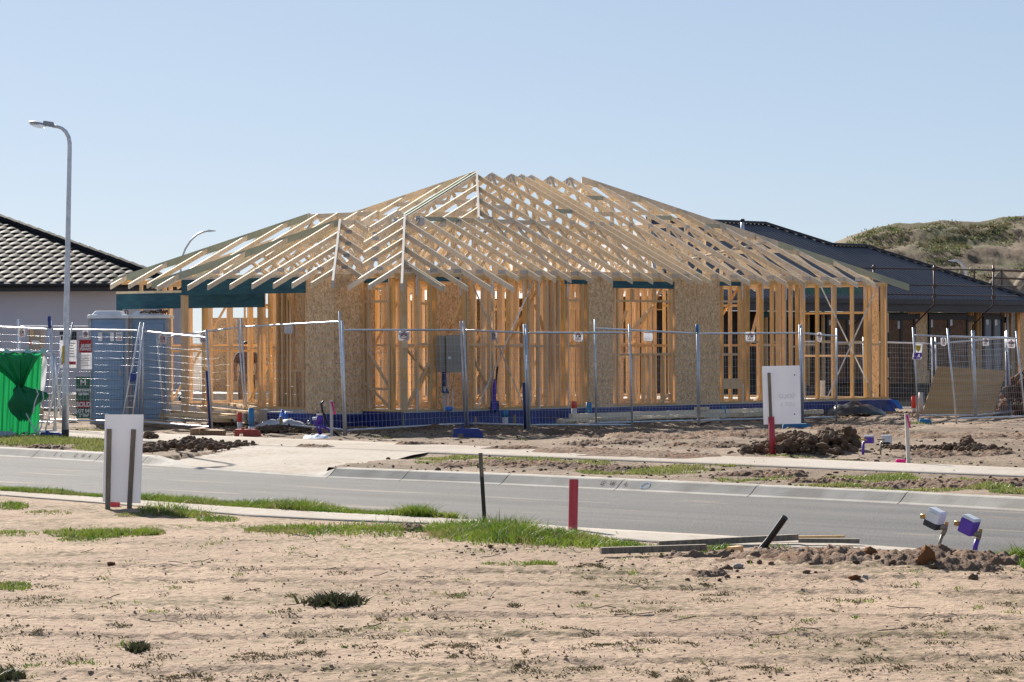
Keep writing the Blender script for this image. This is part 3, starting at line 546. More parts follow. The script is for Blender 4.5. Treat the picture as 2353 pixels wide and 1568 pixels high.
for i in range(19000):                                             # lush strip on the soil side of the path
    px = random.gauss(1180, 130) if random.random() < 0.62 else random.uniform(560, 1460)
    c = np.interp(px, [560, 800, 1000, 1200, 1400, 1480], [1222, 1222, 1226, 1236, 1250, 1258]); k = np.interp(px, [540, 640, 1000, 1180, 1300, 1420, 1490], [0.2, 0.55, 0.8, 1.25, 0.95, 0.7, 0.2])
    if 930 < px < 985 and random.random() < 0.7: continue
    gput(px, random.gauss(c, 8 * min(1, k)), 0.115 * k * (1.6 if 1130 < px < 1230 and random.random() < 0.25 else 1))
for (cx, cy, rx, ry, n, h) in ((235, 1228, 135, 9, 2300, 0.13), (340, 1226, 40, 7, 700, 0.15), (375, 1172, 62, 13, 2300, 0.17), (440, 1182, 60, 9, 1000, 0.12), (500, 1196, 50, 6, 600, 0.08), (105, 1178, 60, 5, 420, 0.06), (20, 1165, 45, 7, 600, 0.09), (20, 1228, 70, 6, 500, 0.06),
        (15, 1346, 60, 7, 700, 0.08), (300, 1182, 40, 4, 250, 0.06), (190, 1240, 60, 5, 300, 0.05), (1240, 1298, 40, 3.5, 300, 0.06), (1170, 1298, 70, 4, 200, 0.04), (1655, 1266, 45, 7, 450, 0.09), (1780, 1262, 40, 6, 250, 0.07), (2125, 1283, 16, 5, 200, 0.08), (2338, 1291, 62, 6, 1900, 0.20), (2360, 1305, 20, 9, 250, 0.13),
        (570, 1167, 40, 5, 200, 0.08)):
    for i in range(n):
        a = random.uniform(0, 2 * PI); q = math.sqrt(random.random()); gput(cx + rx * q * math.cos(a), cy + ry * q * math.sin(a), h * (1.15 - 0.6 * q))
rr = random.Random(11)
for i in range(150):                                               # stray tufts on the bare soil
    cx, cy = rr.uniform(-50, 2400), 1210 + 340 * rr.random() ** 1.7; n = rr.randint(6, 42); s_ = rr.uniform(4, 26)
    for j in range(n): gput(rr.gauss(cx, s_), rr.gauss(cy, 1.6 + s_ * 0.05), rr.uniform(0.008, 0.035))
gX, gY, gH = np.array(gX), np.array(gY), np.array(gH)
Yd = (gY - CY) - ROLL * (gX - CX); t = CAMH * F / Yd; wx = (gX - CX) * t / F
keep = ~((t > yat(PN, wx) + 0.02) & (t < yat(PF, wx) - 0.02) & (RNG.random(len(t)) < 0.93)); keep = keep & (t < yat(NK, wx) - 0.02); wx, t, gH = wx[keep], t[keep], gH[keep]
pz_ = fbm(wx * 2.2, t * 2.2, 4, 71); gH = gH * np.clip(0.1 + 2.0 * pz_, 0.3, 1.9); vg_ = t > yat(PN, wx); gH = np.where(vg_, gH * 1.15, gH); kp_ = vg_ | (pz_ > 0.37) | (RNG.random(len(gH)) < 0.45); wx, t, gH = wx[kp_], t[kp_], gH[kp_]
z = np.where(t < yat(PN, wx), soil_h(wx, t), 0.0)
dry_ = (RNG.random(len(wx)) < 0.20 + 0.4 * (fbm(wx * 1.3, t * 1.3, 3, 73) > 0.56)) ; blades('grass', wx[~dry_], t[~dry_], z[~dry_], gH[~dry_] * 0.64, 'grass', 3, 0.0042, 1.5); blades('grass', wx[dry_], t[dry_], z[dry_], gH[dry_] * 0.55, 'straw', 4, 0.0038, 2.2)
blades('dry_growth', DX, DY, soil_h(DX, DY) - 0.004, np.full(len(DX), 0.018), 'drygrowth', 93, 0.004, 3.2)
gX, gY, gH = [], [], []
for (cx, cy, rx, ry, n, h) in ((120, 1017, 200, 8, 5200, 0.13), (60, 1012, 90, 5, 1500, 0.15), (215, 1024, 60, 10, 1600, 0.12), (385, 1010, 25, 3, 300, 0.10), (405, 1004, 14, 3, 260, 0.13), (200, 992, 45, 3, 200, 0.08), (1030, 1052, 80, 3.5, 900, 0.06), (1090, 1067, 60, 5, 700, 0.05), (1200, 1058, 90, 4, 1200, 0.07), (1010, 1062, 60, 4, 500, 0.05),
        (1330, 1064, 90, 4, 900, 0.06), (1430, 1085, 110, 5, 1500, 0.055), (1560, 1076, 140, 5, 1900, 0.07), (1690, 1075, 60, 4, 700, 0.06), (1510, 1087, 120, 4, 900, 0.05), (1850, 1098, 120, 4, 1300, 0.05), (1690, 1104, 70, 4, 500, 0.05), (2010, 1104, 110, 6, 1700, 0.07), (2060, 1098, 60, 4, 900, 0.08), (1930, 1122, 130, 5, 1500, 0.06), (2110, 1130, 120, 5, 900, 0.05),
        (2270, 1124, 60, 5, 900, 0.09), (2180, 1112, 90, 5, 700, 0.06), (2330, 1135, 60, 5, 700, 0.07), (2040, 1138, 100, 3, 500, 0.05), (1180, 1010, 40, 2, 150, 0.05), (880, 1005, 40, 2, 140, 0.05), (1800, 1050, 70, 2, 220, 0.05), (2200, 1062, 120, 3, 200, 0.05), (1950, 1060, 60, 2, 120, 0.05), (2100, 975, 60, 2, 150, 0.06)):
    for i in range(n):
        a = random.uniform(0, 2 * PI); q = math.sqrt(random.random()); gput(cx + rx * q * math.cos(a), cy + ry * q * math.sin(a), h * (1.15 - 0.6 * q))
gX, gY, gH = np.array(gX), np.array(gY), np.array(gH)
Yd = (gY - CY) - ROLL * (gX - CX); t = CAMH * F / Yd; wx = (gX - CX) * t / F
keep = (t > yat(FK, wx) + 0.17) & ~((t > yat(FPN, wx)) & (t < yat(FPF, wx))) & (fbm(wx * 2.2, t * 2.2, 3, 3) > 0.34); wx, t, gH = wx[keep], t[keep], gH[keep]
blades('grass', wx, t, lot_h(wx, t), gH * 0.85, 'grass2', 5, 0.007, 1.0)

# bank of spoil on the horizon, with scrub
def crest(px): return np.interp(px, [1880, 1920, 1945, 1962, 1990, 2030, 2060, 2140, 2165, 2250, 2300, 2353, 2600, 3400], [640, 610, 572, 546, 529, 520, 514, 512, 505, 511, 501, 497, 478, 470])
pxs = np.concatenate([np.linspace(1880, 2420, 260), np.linspace(2430, 3400, 60)]); js = np.concatenate([np.linspace(0, 1, 90), np.linspace(1.02, 3.5, 20)])
Pg, Jg = np.meshgrid(pxs, js, indexing='ij'); Yh = 138 + 26 * np.minimum(Jg, 1) + 26 * np.clip(Jg - 1, 0, 9)
ztop = CAMH - (crest(Pg) - CY - ROLL * (Pg - CX)) * 164 / F
Xh = (Pg - CX) * 164 / F + 0 * Yh
zz = ztop * np.minimum(Jg, 1) ** 0.8 * np.where(Jg > 1, 1 - 0.03 * (Jg - 1), 1)
zz = zz + 0.16 * np.sin(zz * 4.2 + 2.5 * fbm(Xh * 0.2, Yh * 0.2, 2, 99)) * np.clip(Jg, 0, 1) * (Jg < .93)
zz = zz + ((fbm(Xh * 0.6, Yh * 0.35, 5, 91) - 0.48) * 0.15 + (fbm(Xh * 1.5 + zz * 1.5, Yh * 0.5 + zz * 1.2, 4, 95) - 0.48) * 0.6) * np.clip(Jg, 0, 1) * np.where(Jg > 0.93, 0.25, 1)
hill = struct(grid('hill', Xh, Yh, zz, 'hill', smooth=True))
g = np.random.default_rng(55); n = 1700; ii = g.integers(0, 255, n); jj = (88 * g.random(n) ** 0.9).astype(int)
dens = fbm(Xh[ii, jj] * 0.35, Yh[ii, jj] * 0.35, 3, 97); kp = (dens > 0.455) | (jj > 80) & (g.random(n) < 0.5); ii, jj = ii[kp], jj[kp]
bx, by, bz = [], [], []
for i, j in zip(ii, jj):
    k = g.integers(8, 40); s_ = g.uniform(0.1, 0.42); bx.append(Xh[i, j] + g.normal(0, s_, k)); by.append(Yh[i, j] + g.normal(0, s_ * 0.5, k)); bz.append(zz[i, j] - 0.1 + np.abs(g.normal(0, s_ * 0.22, k)))
bx, by, bz = map(np.concatenate, (bx, by, bz))
blades('hill_scrub', bx, by, bz, np.full(len(bx), 0.15), 'scrub', 57, 0.03, 1.8)

# ================================================================== THE TIMBER HOUSE FRAME
house = thing('timber_house', 'unfinished single storey timber house frame with open roof trusses on blue wrapped slab', 'house frame', (C0.x, C0.y, 0), HA)
ZS, ZT, SL = 0.35, 3.01, 0.47                                      # slab top, wall plate top, roof slope
LU = u_of(2037)                                                    # length of the long wall
UW, VW = -0.738, 1.115                                             # front corner of the porch wing
VE = VW + 4.49                                                     # its far corner
MB_ = MB
def hp(name, mb, m, parent=None): return mb.build(name, m, parent or house, local=True)
# blocks of roof: u0,u1,v0,v1, eave height, open ends
BL = [dict(n='main', u0=2.15, u1=LU, v0=0.0, v1=9.8, z=3.12), dict(n='corner', u0=0.0, u1=9.0, v0=0.0, v1=4.84, z=3.12, no='u1'),
      dict(n='wing', u0=UW, u1=7.5, v0=VW, v1=VE, z=3.12, no='u1'), dict(n='garage', u0=0.0, u1=5.7, v0=3.66, v1=8.6, z=3.06, no='v0')]
def planes(b, u, v):
    d = {'u0': u - b['u0'], 'u1': b['u1'] - u, 'v0': v - b['v0'], 'v1': b['v1'] - v}
    if b.get('no'): d.pop(b['no'])
    return {k: b['z'] + SL * x for k, x in d.items()}
def zb(b, u, v, o=0.85):
    if u < b['u0'] - o or u > b['u1'] + o or v < b['v0'] - o or v > b['v1'] + o: return -9
    return min(planes(b, u, v).values())
def zroof(u, v): return max(zb(b, u, v) for b in BL)
def run_of(b, face, p, d, smax, s0):
    """longest stretch from the eave in direction d over which this face is the roof's upper surface"""
    ss = np.arange(s0, smax, 0.03); a = None; e = None
    for s in ss:
        u, v = p[0] + d[0] * s, p[1] + d[1] * s; pl = planes(b, u, v); z = pl[face]
        ok = z <= min(pl.values()) + 1e-6 and z >= max([zb(x, u, v, 0.3) for x in BL if x is not b] + [-9]) - 0.012
        if ok:
            if a is None: a = s
            e = s
        elif a is not None: break
    return (a, e) if a is not None and e - a > 0.25 else None
def rafter_line(b, face, t, ov):
    d = {'u0': (1, 0), 'u1': (-1, 0), 'v0': (0, 1), 'v1': (0, -1)}[face]
    p = {'u0': (b['u0'], t), 'u1': (b['u1'], t), 'v0': (t, b['v0']), 'v1': (t, b['v1'])}[face]
    r = run_of(b, face, p, d, 6.0, -ov)
    if not r: return None
    q = [(p[0] + d[0] * s, p[1] + d[1] * s, b['z'] + SL * s) for s in r]; return q
main, corner, wing, garage = BL
NP = []
def nailplate(pl, u, v, z, du, dv, s=0.16, h=0.14, side=-1):       # pressed steel plate on the face of a member that runs along (du,dv)
    n = Vector((-dv, du, 0)).normalized() * side * 0.0225; t = Vector((du, dv, 0)).normalized() * s / 2
    c = Vector((u, v, z)); pl.append(MB().prism([c + n - t + Vector((0, 0, -h / 2)), c + n + t + Vector((0, 0, -h / 2)), c + n + t + Vector((0, 0, h / 2)), c + n - t + Vector((0, 0, h / 2))], n.normalized() * 0.002))

tails = [(1023, .78), (1075, .78), (1129, .78), (1180, .78)] + [(x, .32) for x in (1192, 1242, 1277, 1312, 1359, 1407, 1453, 1500, 1545, 1590, 1613, 1635, 1679, 1723, 1766, 1808, 1851, 1891, 1932, 1971, 2011)]
lines = sorted((u_of(px, -ov), ov) for px, ov in tails)
ul = []
for u, ov in lines:
    if u < LU - 0.06: ul.append((u, ov))
ul = [(0.28, .78)] + [q for q in ul if q[0] > 0.3]
webs_done = 0
for i, (u, ov) in enumerate(ul):
    nm = 'roof_truss' if u > 1.6 and u < LU - 1.0 else 'jack_rafter'
    mb, pl = MB(), []; front = rafter_line(corner if u < 4.9 else main, 'v0', u, ov)
    if not front: front = rafter_line(main, 'v0', u, ov) or rafter_line(corner, 'v0', u, ov)
    if not front: continue
    mb.raft(front[0], front[1], 0.042, 0.095)
    nailplate(pl, u, 0.12, 3.07, 0, 1, 0.20, 0.08, 1); 
    if nm == 'roof_truss':
        b = corner if u < 4.57 else main; vend = b['v1']; back = rafter_line(b, 'v1', u, 0.3)
        if back: mb.raft(back[0], back[1], 0.042, 0.095)
        if u < 4.9 and u > 2.2:
            b2 = rafter_line(main, 'v1', u, 0.3)
            if b2: mb.raft(b2[0], b2[1], 0.042, 0.095)
            vend = 9.8
        mb.raft((u, 0, ZT + 0.095), (u, vend, ZT + 0.095), 0.042, 0.093)
        ft = front[1]
        if back and back[1][1] - ft[1] > 0.25:                     # flat top of a truncated truss, or a gap to the ridge
            zf = min(ft[2], back[1][2]) - 0.02; mb.raft((u, ft[1] - 0.05, zf), (u, back[1][1] + 0.05, zf), 0.042, 0.09)
        n = max(2, int(round(vend / 2.45))); nodes = [vend * (k + 0.5) / n for k in range(n)]
        prev = None
        for k in range(n):
            vb = nodes[k]; vt = vend * k / n if k else 0.35; zt = zroof(u, max(0.3, vt)) - 0.07
            if u < 4.57 and k == 0: continue
            if zt - ZT > 0.35: mb.bar((u, vt, zt), (u, vb, ZT + 0.05), 0.036, 0.065, (1, 0, 0))
            vt2 = vend * (k + 1) / n; zt2 = zroof(u, min(vend - 0.3, vt2)) - 0.07
            if zt2 - ZT > 0.35: mb.bar((u, vb, ZT + 0.05), (u, min(vend - 0.3, vt2), zt2), 0.04, 0.07, (1, 0, 0))
            if k % 3 == 1 and zroof(u, vb) - ZT > 0.8: mb.bar((u + 0.045, vb, ZT + 0.05), (u + 0.045, vb, zroof(u, vb) - 0.03), 0.04, 0.09, (1, 0, 0))
            if k == 1 and zt - ZT > 0.3: nailplate(pl, u, vt + 0.03, zt + 0.02, 0, 1, 0.13, 0.13, 1)
        if back and back[1][1] - ft[1] < 0.25 : nailplate(pl, u, ft[1], ft[2] - 0.12, 0, 1, 0.22, 0.16, 1)
    o = hp(nm, mb, 'truss'); NP += [(m_, o) for m_ in pl]
# trusses of the garage and the wing
def jack(b, face, t, ov, m='truss', nm='jack_rafter'):
    q = rafter_line(b, face, t, ov)
    if not q: return
    o = hp(nm, MB().raft(q[0], q[1], 0.042, 0.095), m)
    pl = []; d = Vector(q[1]) - Vector(q[0]); f = (ov + 0.1) / max(0.3, Vector((d.x, d.y)).length); s = -1 if face == 'u0' else 1
    if f < 0.9 and face in ('u0', 'v0'):
        c = Vector(q[0]) + d * f; nailplate(pl, c.x, c.y, c.z - 0.06, d.x, d.y, 0.18, 0.07, s); NP.extend((m_, o) for m_ in pl)
for k, px in enumerate((331, 362, 432, 478, 529, 580, 629, 672, 716)):   # tails over the porch
    t = v_of(px, UW - 0.62)
    jack(wing, 'u0', t, 0.62)
for t in (0.18, 0.75): jack(corner, 'u0', t, 0.72)
for t in np.arange(1.35, 2.4, 0.5): jack(corner, 'u0', t, 0.2)
for u in np.arange(UW + 0.45, 3.2, 0.55): jack(wing, 'v0', u, 0.35)
for u in np.arange(UW + 0.45, 4.0, 0.6): jack(wing, 'v1', u, 0.45)
for u in np.arange(2.5, 4.8, 0.6): jack(corner, 'v1', u, -0.1)
gv = [8.6 - 0.6 * k - 0.12 for k in range(10)]
for t in gv:
    mb = MB(); fr = rafter_line(garage, 'u0', t, 0.3); bk = rafter_line(garage, 'u1', t, 0.3)
    if fr: mb.raft(fr[0], fr[1], 0.042, 0.095)
    if bk: mb.raft(bk[0], bk[1], 0.042, 0.095)
    if not fr: continue
    if t < 6.4:
        mb.raft((0, t, ZT + 0.05), (5.7, t, ZT + 0.05), 0.042, 0.09)
        for a, c in ((1.2, 2.0), (2.0, 2.7), (2.9, 3.7), (3.7, 4.5)): mb.bar((a, t, zb(garage, a, t) - 0.06 if a in (1.2, 2.9) else ZT + 0.05), (c, t, ZT + 0.05 if a in (1.2, 2.9) else zb(garage, c, t) - 0.06), 0.04, 0.07, (0, 1, 0))
    hp('roof_truss' if t < 6.4 else 'jack_rafter', mb, 'truss')
for u in np.arange(0.5, 5.5, 0.6): jack(garage, 'v1', u, 0.05)
for v in np.arange(0.5, 9.6, 0.6): jack(main, 'u1', v, 0.32)
for v in np.arange(1.2, 9.6, 0.6): jack(main, 'u0', v, -0.1)
# hips
def plates_out():
    late = MB()
    for i, (m_, o) in enumerate(NP):
        if i % 2 == 0 and i < 196: hp('nail_plate', m_, 'plate', o)
        else: late.add(m_.v, m_.f)
    stuff(hp('nail_plate', late, 'plate'))
def hip(b, cu, cv, su, sv, ov, m, w=0.045, d=0.14, s_to=None):
    ss = np.arange(-ov, 6, 0.03); a = e = None
    for s in ss:
        u, v = cu + su * s, cv + sv * s; pl = planes(b, u, v); z = b['z'] + SL * s
        if z <= min(pl.values()) + 1e-6 and z >= max([zb(x, u, v, 0.3) for x in BL if x is not b] + [-9]) - 0.02:
            if a is None: a = s
            e = s
        elif a is not None: break
    if a is None: return
    hp('hip_rafter', MB().raft((cu + su * a, cv + sv * a, b['z'] + SL * a + 0.02), (cu + su * e, cv + sv * e, b['z'] + SL * e + 0.02), w, d), m)
hip(corner, 0, 0, 1, 1, 0.74, 'white_wood'); hip(wing, UW, VW, 1, 1, 0.60, 'white_wood'); hip(wing, UW, VE, 1, -1, 0.45, 'green_pine')
hip(garage, 0, 8.6, 1, -1, 0.08, 'green_pine'); hip(main, LU, 0, -1, 1, 0.36, 'truss'); hp('hip_rafter', MB().raft((LU + .37, -.37, 3.12 - SL * .37 + .024), (LU - 1.75, 1.75, 3.12 + SL * 1.75 + .024), 0.05, 0.142), 'green_pine'); hip(main, 2.15, 0, 1, 1, -2.44, 'white_wood'); hip(main, 2.15, 9.8, 1, -1, -0.5, 'truss'); hip(main, LU, 9.8, -1, -1, 0.3, 'truss'); hip(garage, 5.7, 8.6, -1, -1, 0.3, 'truss')
# double left hip member (green) over the main roof and ridge pieces
hp('common_rafter', MB().raft((7.0, 4.86, 5.42), (4.3, 4.86, 4.15), 0.045, 0.12), 'green_pine'); hp('common_rafter', MB().raft((7.0, 5.0, 5.42), (4.3, 5.0, 4.15), 0.045, 0.12), 'green_pine')
hp('ridge_beam', MB().raft((1.5, 3.36, 4.17), (4.2, 3.36, 4.17), 0.035, 0.09), 'truss')
hp('ridge_beam', MB().raft((2.85, 5.75, 4.39), (2.85, 3.6, 4.39), 0.035, 0.09), 'truss')
plates_out()
# blocking between the front rafters, some of it treated green
us = [u for u, _ in ul]
def block(u0, u1, v, m): 
    z = 3.12 + SL * v - 0.01; hp('blocking', MB().box(u0 + 0.022, u1 - 0.022, v - 0.011, v + 0.018, z - 0.09, z), m)
for k in range(len(us) - 1):
    if us[k] < 2.3: continue
    if us[k] < 6.6: block(us[k], us[k + 1], 2.42, 'green_pine' if k in (5, 6) else 'truss')
    if k % 3 == 1 and us[k] > 5.5 and us[k] < 11.5: block(us[k], us[k + 1], 3.35 - 0.02 * k, 'green_pine' if k % 2 else 'truss')
    if us[k] > LU - 6.3 and us[k] < LU - 1.5 and k % 2: block(us[k], us[k + 1], min(LU - us[k + 1] - 0.15, 3.9), 'green_pine' if k % 4 == 1 else 'truss')
# long binders lying on the bottom chords and a brace through the right-hand end
hp('binder', MB().raft((7, 2.0, ZT + 0.17), (LU - .4, 2.2, ZT + 0.17), 0.035, 0.07).raft((6, 6.2, ZT + 0.17), (LU - .4, 6.2, ZT + 0.17), 0.035, 0.07), 'truss')
hp('binder', MB().bar((9.0, 1.0, ZT + 0.35), (13.6, 1.9, ZT + 0.95), 0.09, 0.035), 'truss')

# ------------------------------------------------------------------ walls
mb = MB(); mb.box(0.0, LU + 0.12, -0.03, 4.2, -0.1, ZS); mb.box(2.1, LU + 0.12, 4.2, 9.9, -0.1, ZS - 0.001); mb.box(UW, 0.0, VW - 0.03, VW + 1.95, -0.1, ZS - 0.02)
hp('floor_slab', mb, 'slab')
SW, SD = 0.045, 0.09
def stud_u(u, v=0.0, z0=None, z1=None, w=SW, m='stud', nm='stud', parent=None):
    return hp(nm, MB().box(u - w / 2, u + w / 2, v + 0.002, v + SD - 0.002, z0 or ZS + SW, z1 or ZT - 2 * SW), m, parent)
def stud_v(v, u=0.0, z0=None, z1=None, w=SW, m='stud', nm='stud', parent=None):
    return hp(nm, MB().box(u + 0.002, u + SD - 0.002, v - w / 2, v + w / 2, z0 or ZS + SW, z1 or ZT - 2 * SW), m, parent)
def plates(name, u0, u1, v0, v1, m='stud'):
    e = bpy.data.objects.new(name, None); link(e, house)
    hp('bottom_plate', MB().box(u0, u1, v0, v1, ZS + 0.002, ZS + SW), m, e); hp('top_plate', MB().box(u0, u1, v0, v1, ZT - SW, ZT), m, e); hp('top_plate', MB().box(u0, u1, v0 + 0.002, v1 - 0.002, ZT - 2 * SW, ZT - SW - 0.003), m, e); return e
# the long front wall
fw = plates('wall_frame', 0, LU + 0.05, 0.0, SD)
fst = []
for px in (912, 924, 957, 988, 999, 1066, 1071, 1086, 1124, 1131, 1168, 1206, 1213, 1236, 1254, 1270, 1282, 1294, 1303, 1337, 1347, 1357, 1398, 1411, 1418, 1541, 1548, 1556, 1600, 1647, 1658, 1700, 1710, 1718, 1750, 1774, 1787, 1802, 1817, 1832, 1843, 1878, 1918, 1958, 1990, 1999, 2028, 2034):
    u = u_of(px, 0.045)
    if u > 0.03 and u < LU + 0.04: fst.append(u); stud_u(u, parent=fw)
def noggin_u(pa, pb, py, v=0.0, d=SD, m='stud', vis=None):
    u0, u1 = u_of(pa, v), u_of(pb, v); z = z_of((pa + pb) / 2, py, (u0 + u1) / 2, v); hp('noggin', MB().box(u0, u1, v + 0.004, v + d - 0.004, z - SW / 2, z + SW / 2), m, fw)
for pa, pb, py in ((930, 953, 794), (962, 986, 791), (1076, 1120, 792), (1134, 1164, 797), (1172, 1202, 793), (1216, 1250, 796), (1274, 1290, 793), (1306, 1334, 795), (1412, 1544, 692), (1412, 1544, 815), (1658, 1698, 693), (1658, 1698, 815), (1714, 1746, 786), (1754, 1771, 793), (1778, 1784, 786), (1821, 1829, 797), (1847, 1874, 792), (1882, 1914, 785), (1922, 1954, 790), (1962, 1987, 786), (2002, 2026, 792),
        (1306, 1334, 690), (1006, 1060, 780)): noggin_u(pa, pb, py)
def lintel_u(pa, pb, ya, yb, v=-0.006, d=0.06):
    u0, u1 = u_of(pa, v), u_of(pb, v); um = (u0 + u1) / 2; pm = (pa + pb) / 2
    hp('lintel', MB().box(u0, u1, v, v + d, z_of(pm, yb, um, v), z_of(pm, ya, um, v)), 'lvl')
for q in ((1298, 1350, 643, 653), (1408, 1549, 647, 663), (1654, 1703, 648, 657), (1003, 1056, 637, 647)): lintel_u(*q)
for pa, pb, ya, yb in ((1846, 1912, 657, 677), (1918, 1976, 657, 678)): va, vb = v_of(pb, LU), v_of(pa, LU); hp('lintel', MB().box(LU - .02, LU + .03, va, vb, z_of(pa, yb, LU, vb), z_of(pa, ya, LU, vb)), 'lvl')
for py in (720, 818): va, vb = v_of(1990, LU), v_of(1846, LU); z = z_of(1918, py, LU, (va + vb) / 2); hp('window_sill', MB().box(LU - .03, LU + .045, va, vb, z - .022, z + .022), 'wall')
# cripples in the wide window
for px in (1453, 1503):
    u = u_of(px, 0.045); stud_u(u, z0=z_of(px, 690, u, 0), z1=ZT - 0.24, parent=fw); stud_u(u, z1=z_of(px, 815, u, 0), parent=fw)
for px in (1478, 1490, 1522): u = u_of(px, 0.045); stud_u(u, z1=z_of(px, 815, u, 0), parent=fw)
for px in (1678,): u = u_of(px, 0.045); stud_u(u, z1=z_of(px, 815, u, 0), parent=fw)
hp('window_board', MB().box(u_of(1657), u_of(1700), -0.012, -0.002, z_of(1678, 895, 9, 0), z_of(1678, 871, 9, 0)), 'stud')
# sheets of strand board
def sheet(name, a, b, z0, z1, axis, pos, th=0.009, m='osb', parent=None):
    mb = MB(); (mb.box(a, b, pos - th, pos, z0, z1) if axis == 'u' else mb.box(pos - th, pos, a, b, z0, z1)); return hp(name, mb, m, parent)
sheet('strand_board', u_of(1352), u_of(1376) - 0.003, ZS - 0.02, ZT - 0.03, 'u', -0.003); sheet('strand_board', u_of(1376), u_of(1408), ZS - 0.02, ZT - 0.03, 'u', -0.003)
a, b = u_of(1550), u_of(1653); sheet('strand_board', a, (a + b) / 2 - 0.003, ZS - 0.04, ZT - 0.035, 'u', -0.003); sheet('strand_board', (a + b) / 2, b, ZS - 0.04, ZT - 0.035, 'u', -0.003)
# wing corner
sheet('strand_board', UW, -0.004, ZS - 0.04, ZT - 0.01, 'u', VW, 0.012)
sheet('strand_board', VW, VW + 0.823, ZS - 0.04, ZT - 0.01, 'v', UW - 0.002, 0.012)
for v in (VW + .03, VW + .4, VW + .78): stud_v(v, UW)
# short wall with the narrow window beside the wing
sw = plates('wall_frame', 0.0, SD, 0.1, VW)
for px in (840, 848, 897, 904): stud_v(v_of(px, 0.045), 0.0, parent=sw)
v0, v1 = v_of(892, 0), v_of(838, 0); hp('lintel', MB().box(-0.006, 0.05, v0, v1, z_of(864, 650, 0, .7), z_of(864, 640, 0, .7)), 'lvl')
for py in (664, 693, 894): z = z_of(864, py, 0, .7); hp('noggin', MB().box(0.005, 0.085, v0, v1, z - SW / 2, z + SW / 2), 'stud', sw)
hp('brace', MB().bar((0.02, v1, z_of(845, 795, 0, 1)), (0.02, v0, z_of(890, 890, 0, .3)), 0.02, 0.07, (1, 0, 0)).bar((0.02, v1, z_of(845, 880, 0, 1)), (0.02, v0, z_of(890, 935, 0, .3)), 0.02, 0.07, (1, 0, 0)), 'stud')
# packers on the corner post
for py0, py1 in ((695, 721), (775, 800), (843, 873)): 
    u = 0.03; hp('packer', MB().box(-0.035, 0.10, -0.03, -0.002, z_of(918, py1, 0, 0), z_of(918, py0, 0, 0)), 'stud')
stud_u(0.0 + 0.07, -0.002, parent=fw, w=0.12)
# timber braces let into the front wall
def brace_u(pa, ya, pb, yb, v, m='stud', w=0.07, d=0.03): 
    ua, ub = u_of(pa, v), u_of(pb, v); return hp('brace', MB().bar((ua, v, z_of(pa, ya, ua, v)), (ub, v, z_of(pb, yb, ub, v)), d, w, (0, 1, 0)), m)
for q in ((928, 795, 985, 865, 0.06), (984, 835, 932, 942, 0.05), (1062, 690, 1040, 745, 0.2), (1086, 820, 1125, 900, 0.1), (1500, 702, 1440, 775, 0.5), (1440, 715, 1416, 775, 0.4), (1538, 905, 1492, 945, 0.05), (1230, 700, 1250, 760, 0.3), (1750, 690, 1722, 790, 0.3), (1770, 880, 1722, 935, 0.3)): brace_u(*q)
# crossed steel straps
def strap(pa, ya, pb, yb, v=-0.006):
    ua, ub = u_of(pa, v), u_of(pb, v); p, q = Vector((ua, v, z_of(pa, ya, ua, v))), Vector((ub, v, z_of(pb, yb, ub, v))); hp('steel_strap', MB().bar(p, q, 0.006, 0.038, (0, -1, 0)), 'galv')
for q in ((1080, 637, 1206, 940, -0.006), (1229, 640, 1095, 940, -0.014), (1885, 655, 2012, 918, -0.006), (2018, 655, 1898, 920, -0.014)): strap(*q)
for px in (958, 1059, 1132, 1204, 1239, 1305, 1706, 1753, 1807, 1849, 1912, 1987):
    v = -0.004; u = u_of(px, v); hp('tie_strap', MB().box(u - 0.016, u + 0.016, v - 0.002, v, ZT - 0.42, ZT - 0.02), 'galv')
for px in (958, 1040, 1130, 1204, 1240, 1305, 1707, 1850): v = -0.004; u = u_of(px, v); hp('tie_strap', MB().box(u - 0.016, u + 0.016, v - 0.002, v, ZS + 0.0, ZS + 0.42), 'galv')
# end wall on the right
ew = plates('wall_frame', LU - SD + .05, LU + .05, SD, 9.8)
for v in (.45, .6, v_of(1990, LU), v_of(1914, LU), v_of(1846, LU), *np.arange(4.9, 9.7, 0.6)): stud_v(v, LU - SD + .05, m='wall', parent=ew)
sheet('strand_board', v_of(2023, LU), v_of(2003, LU), ZS + .05, ZT - 0.1, 'v', LU - 0.06)
for k, py in enumerate((742, 845, 895)): hp('packer', MB().box(LU + 0.052, LU + 0.09, 0.0, 0.09, z_of(2040, py + 22, LU, 0), z_of(2040, py - 22, LU, 0)), 'stud')
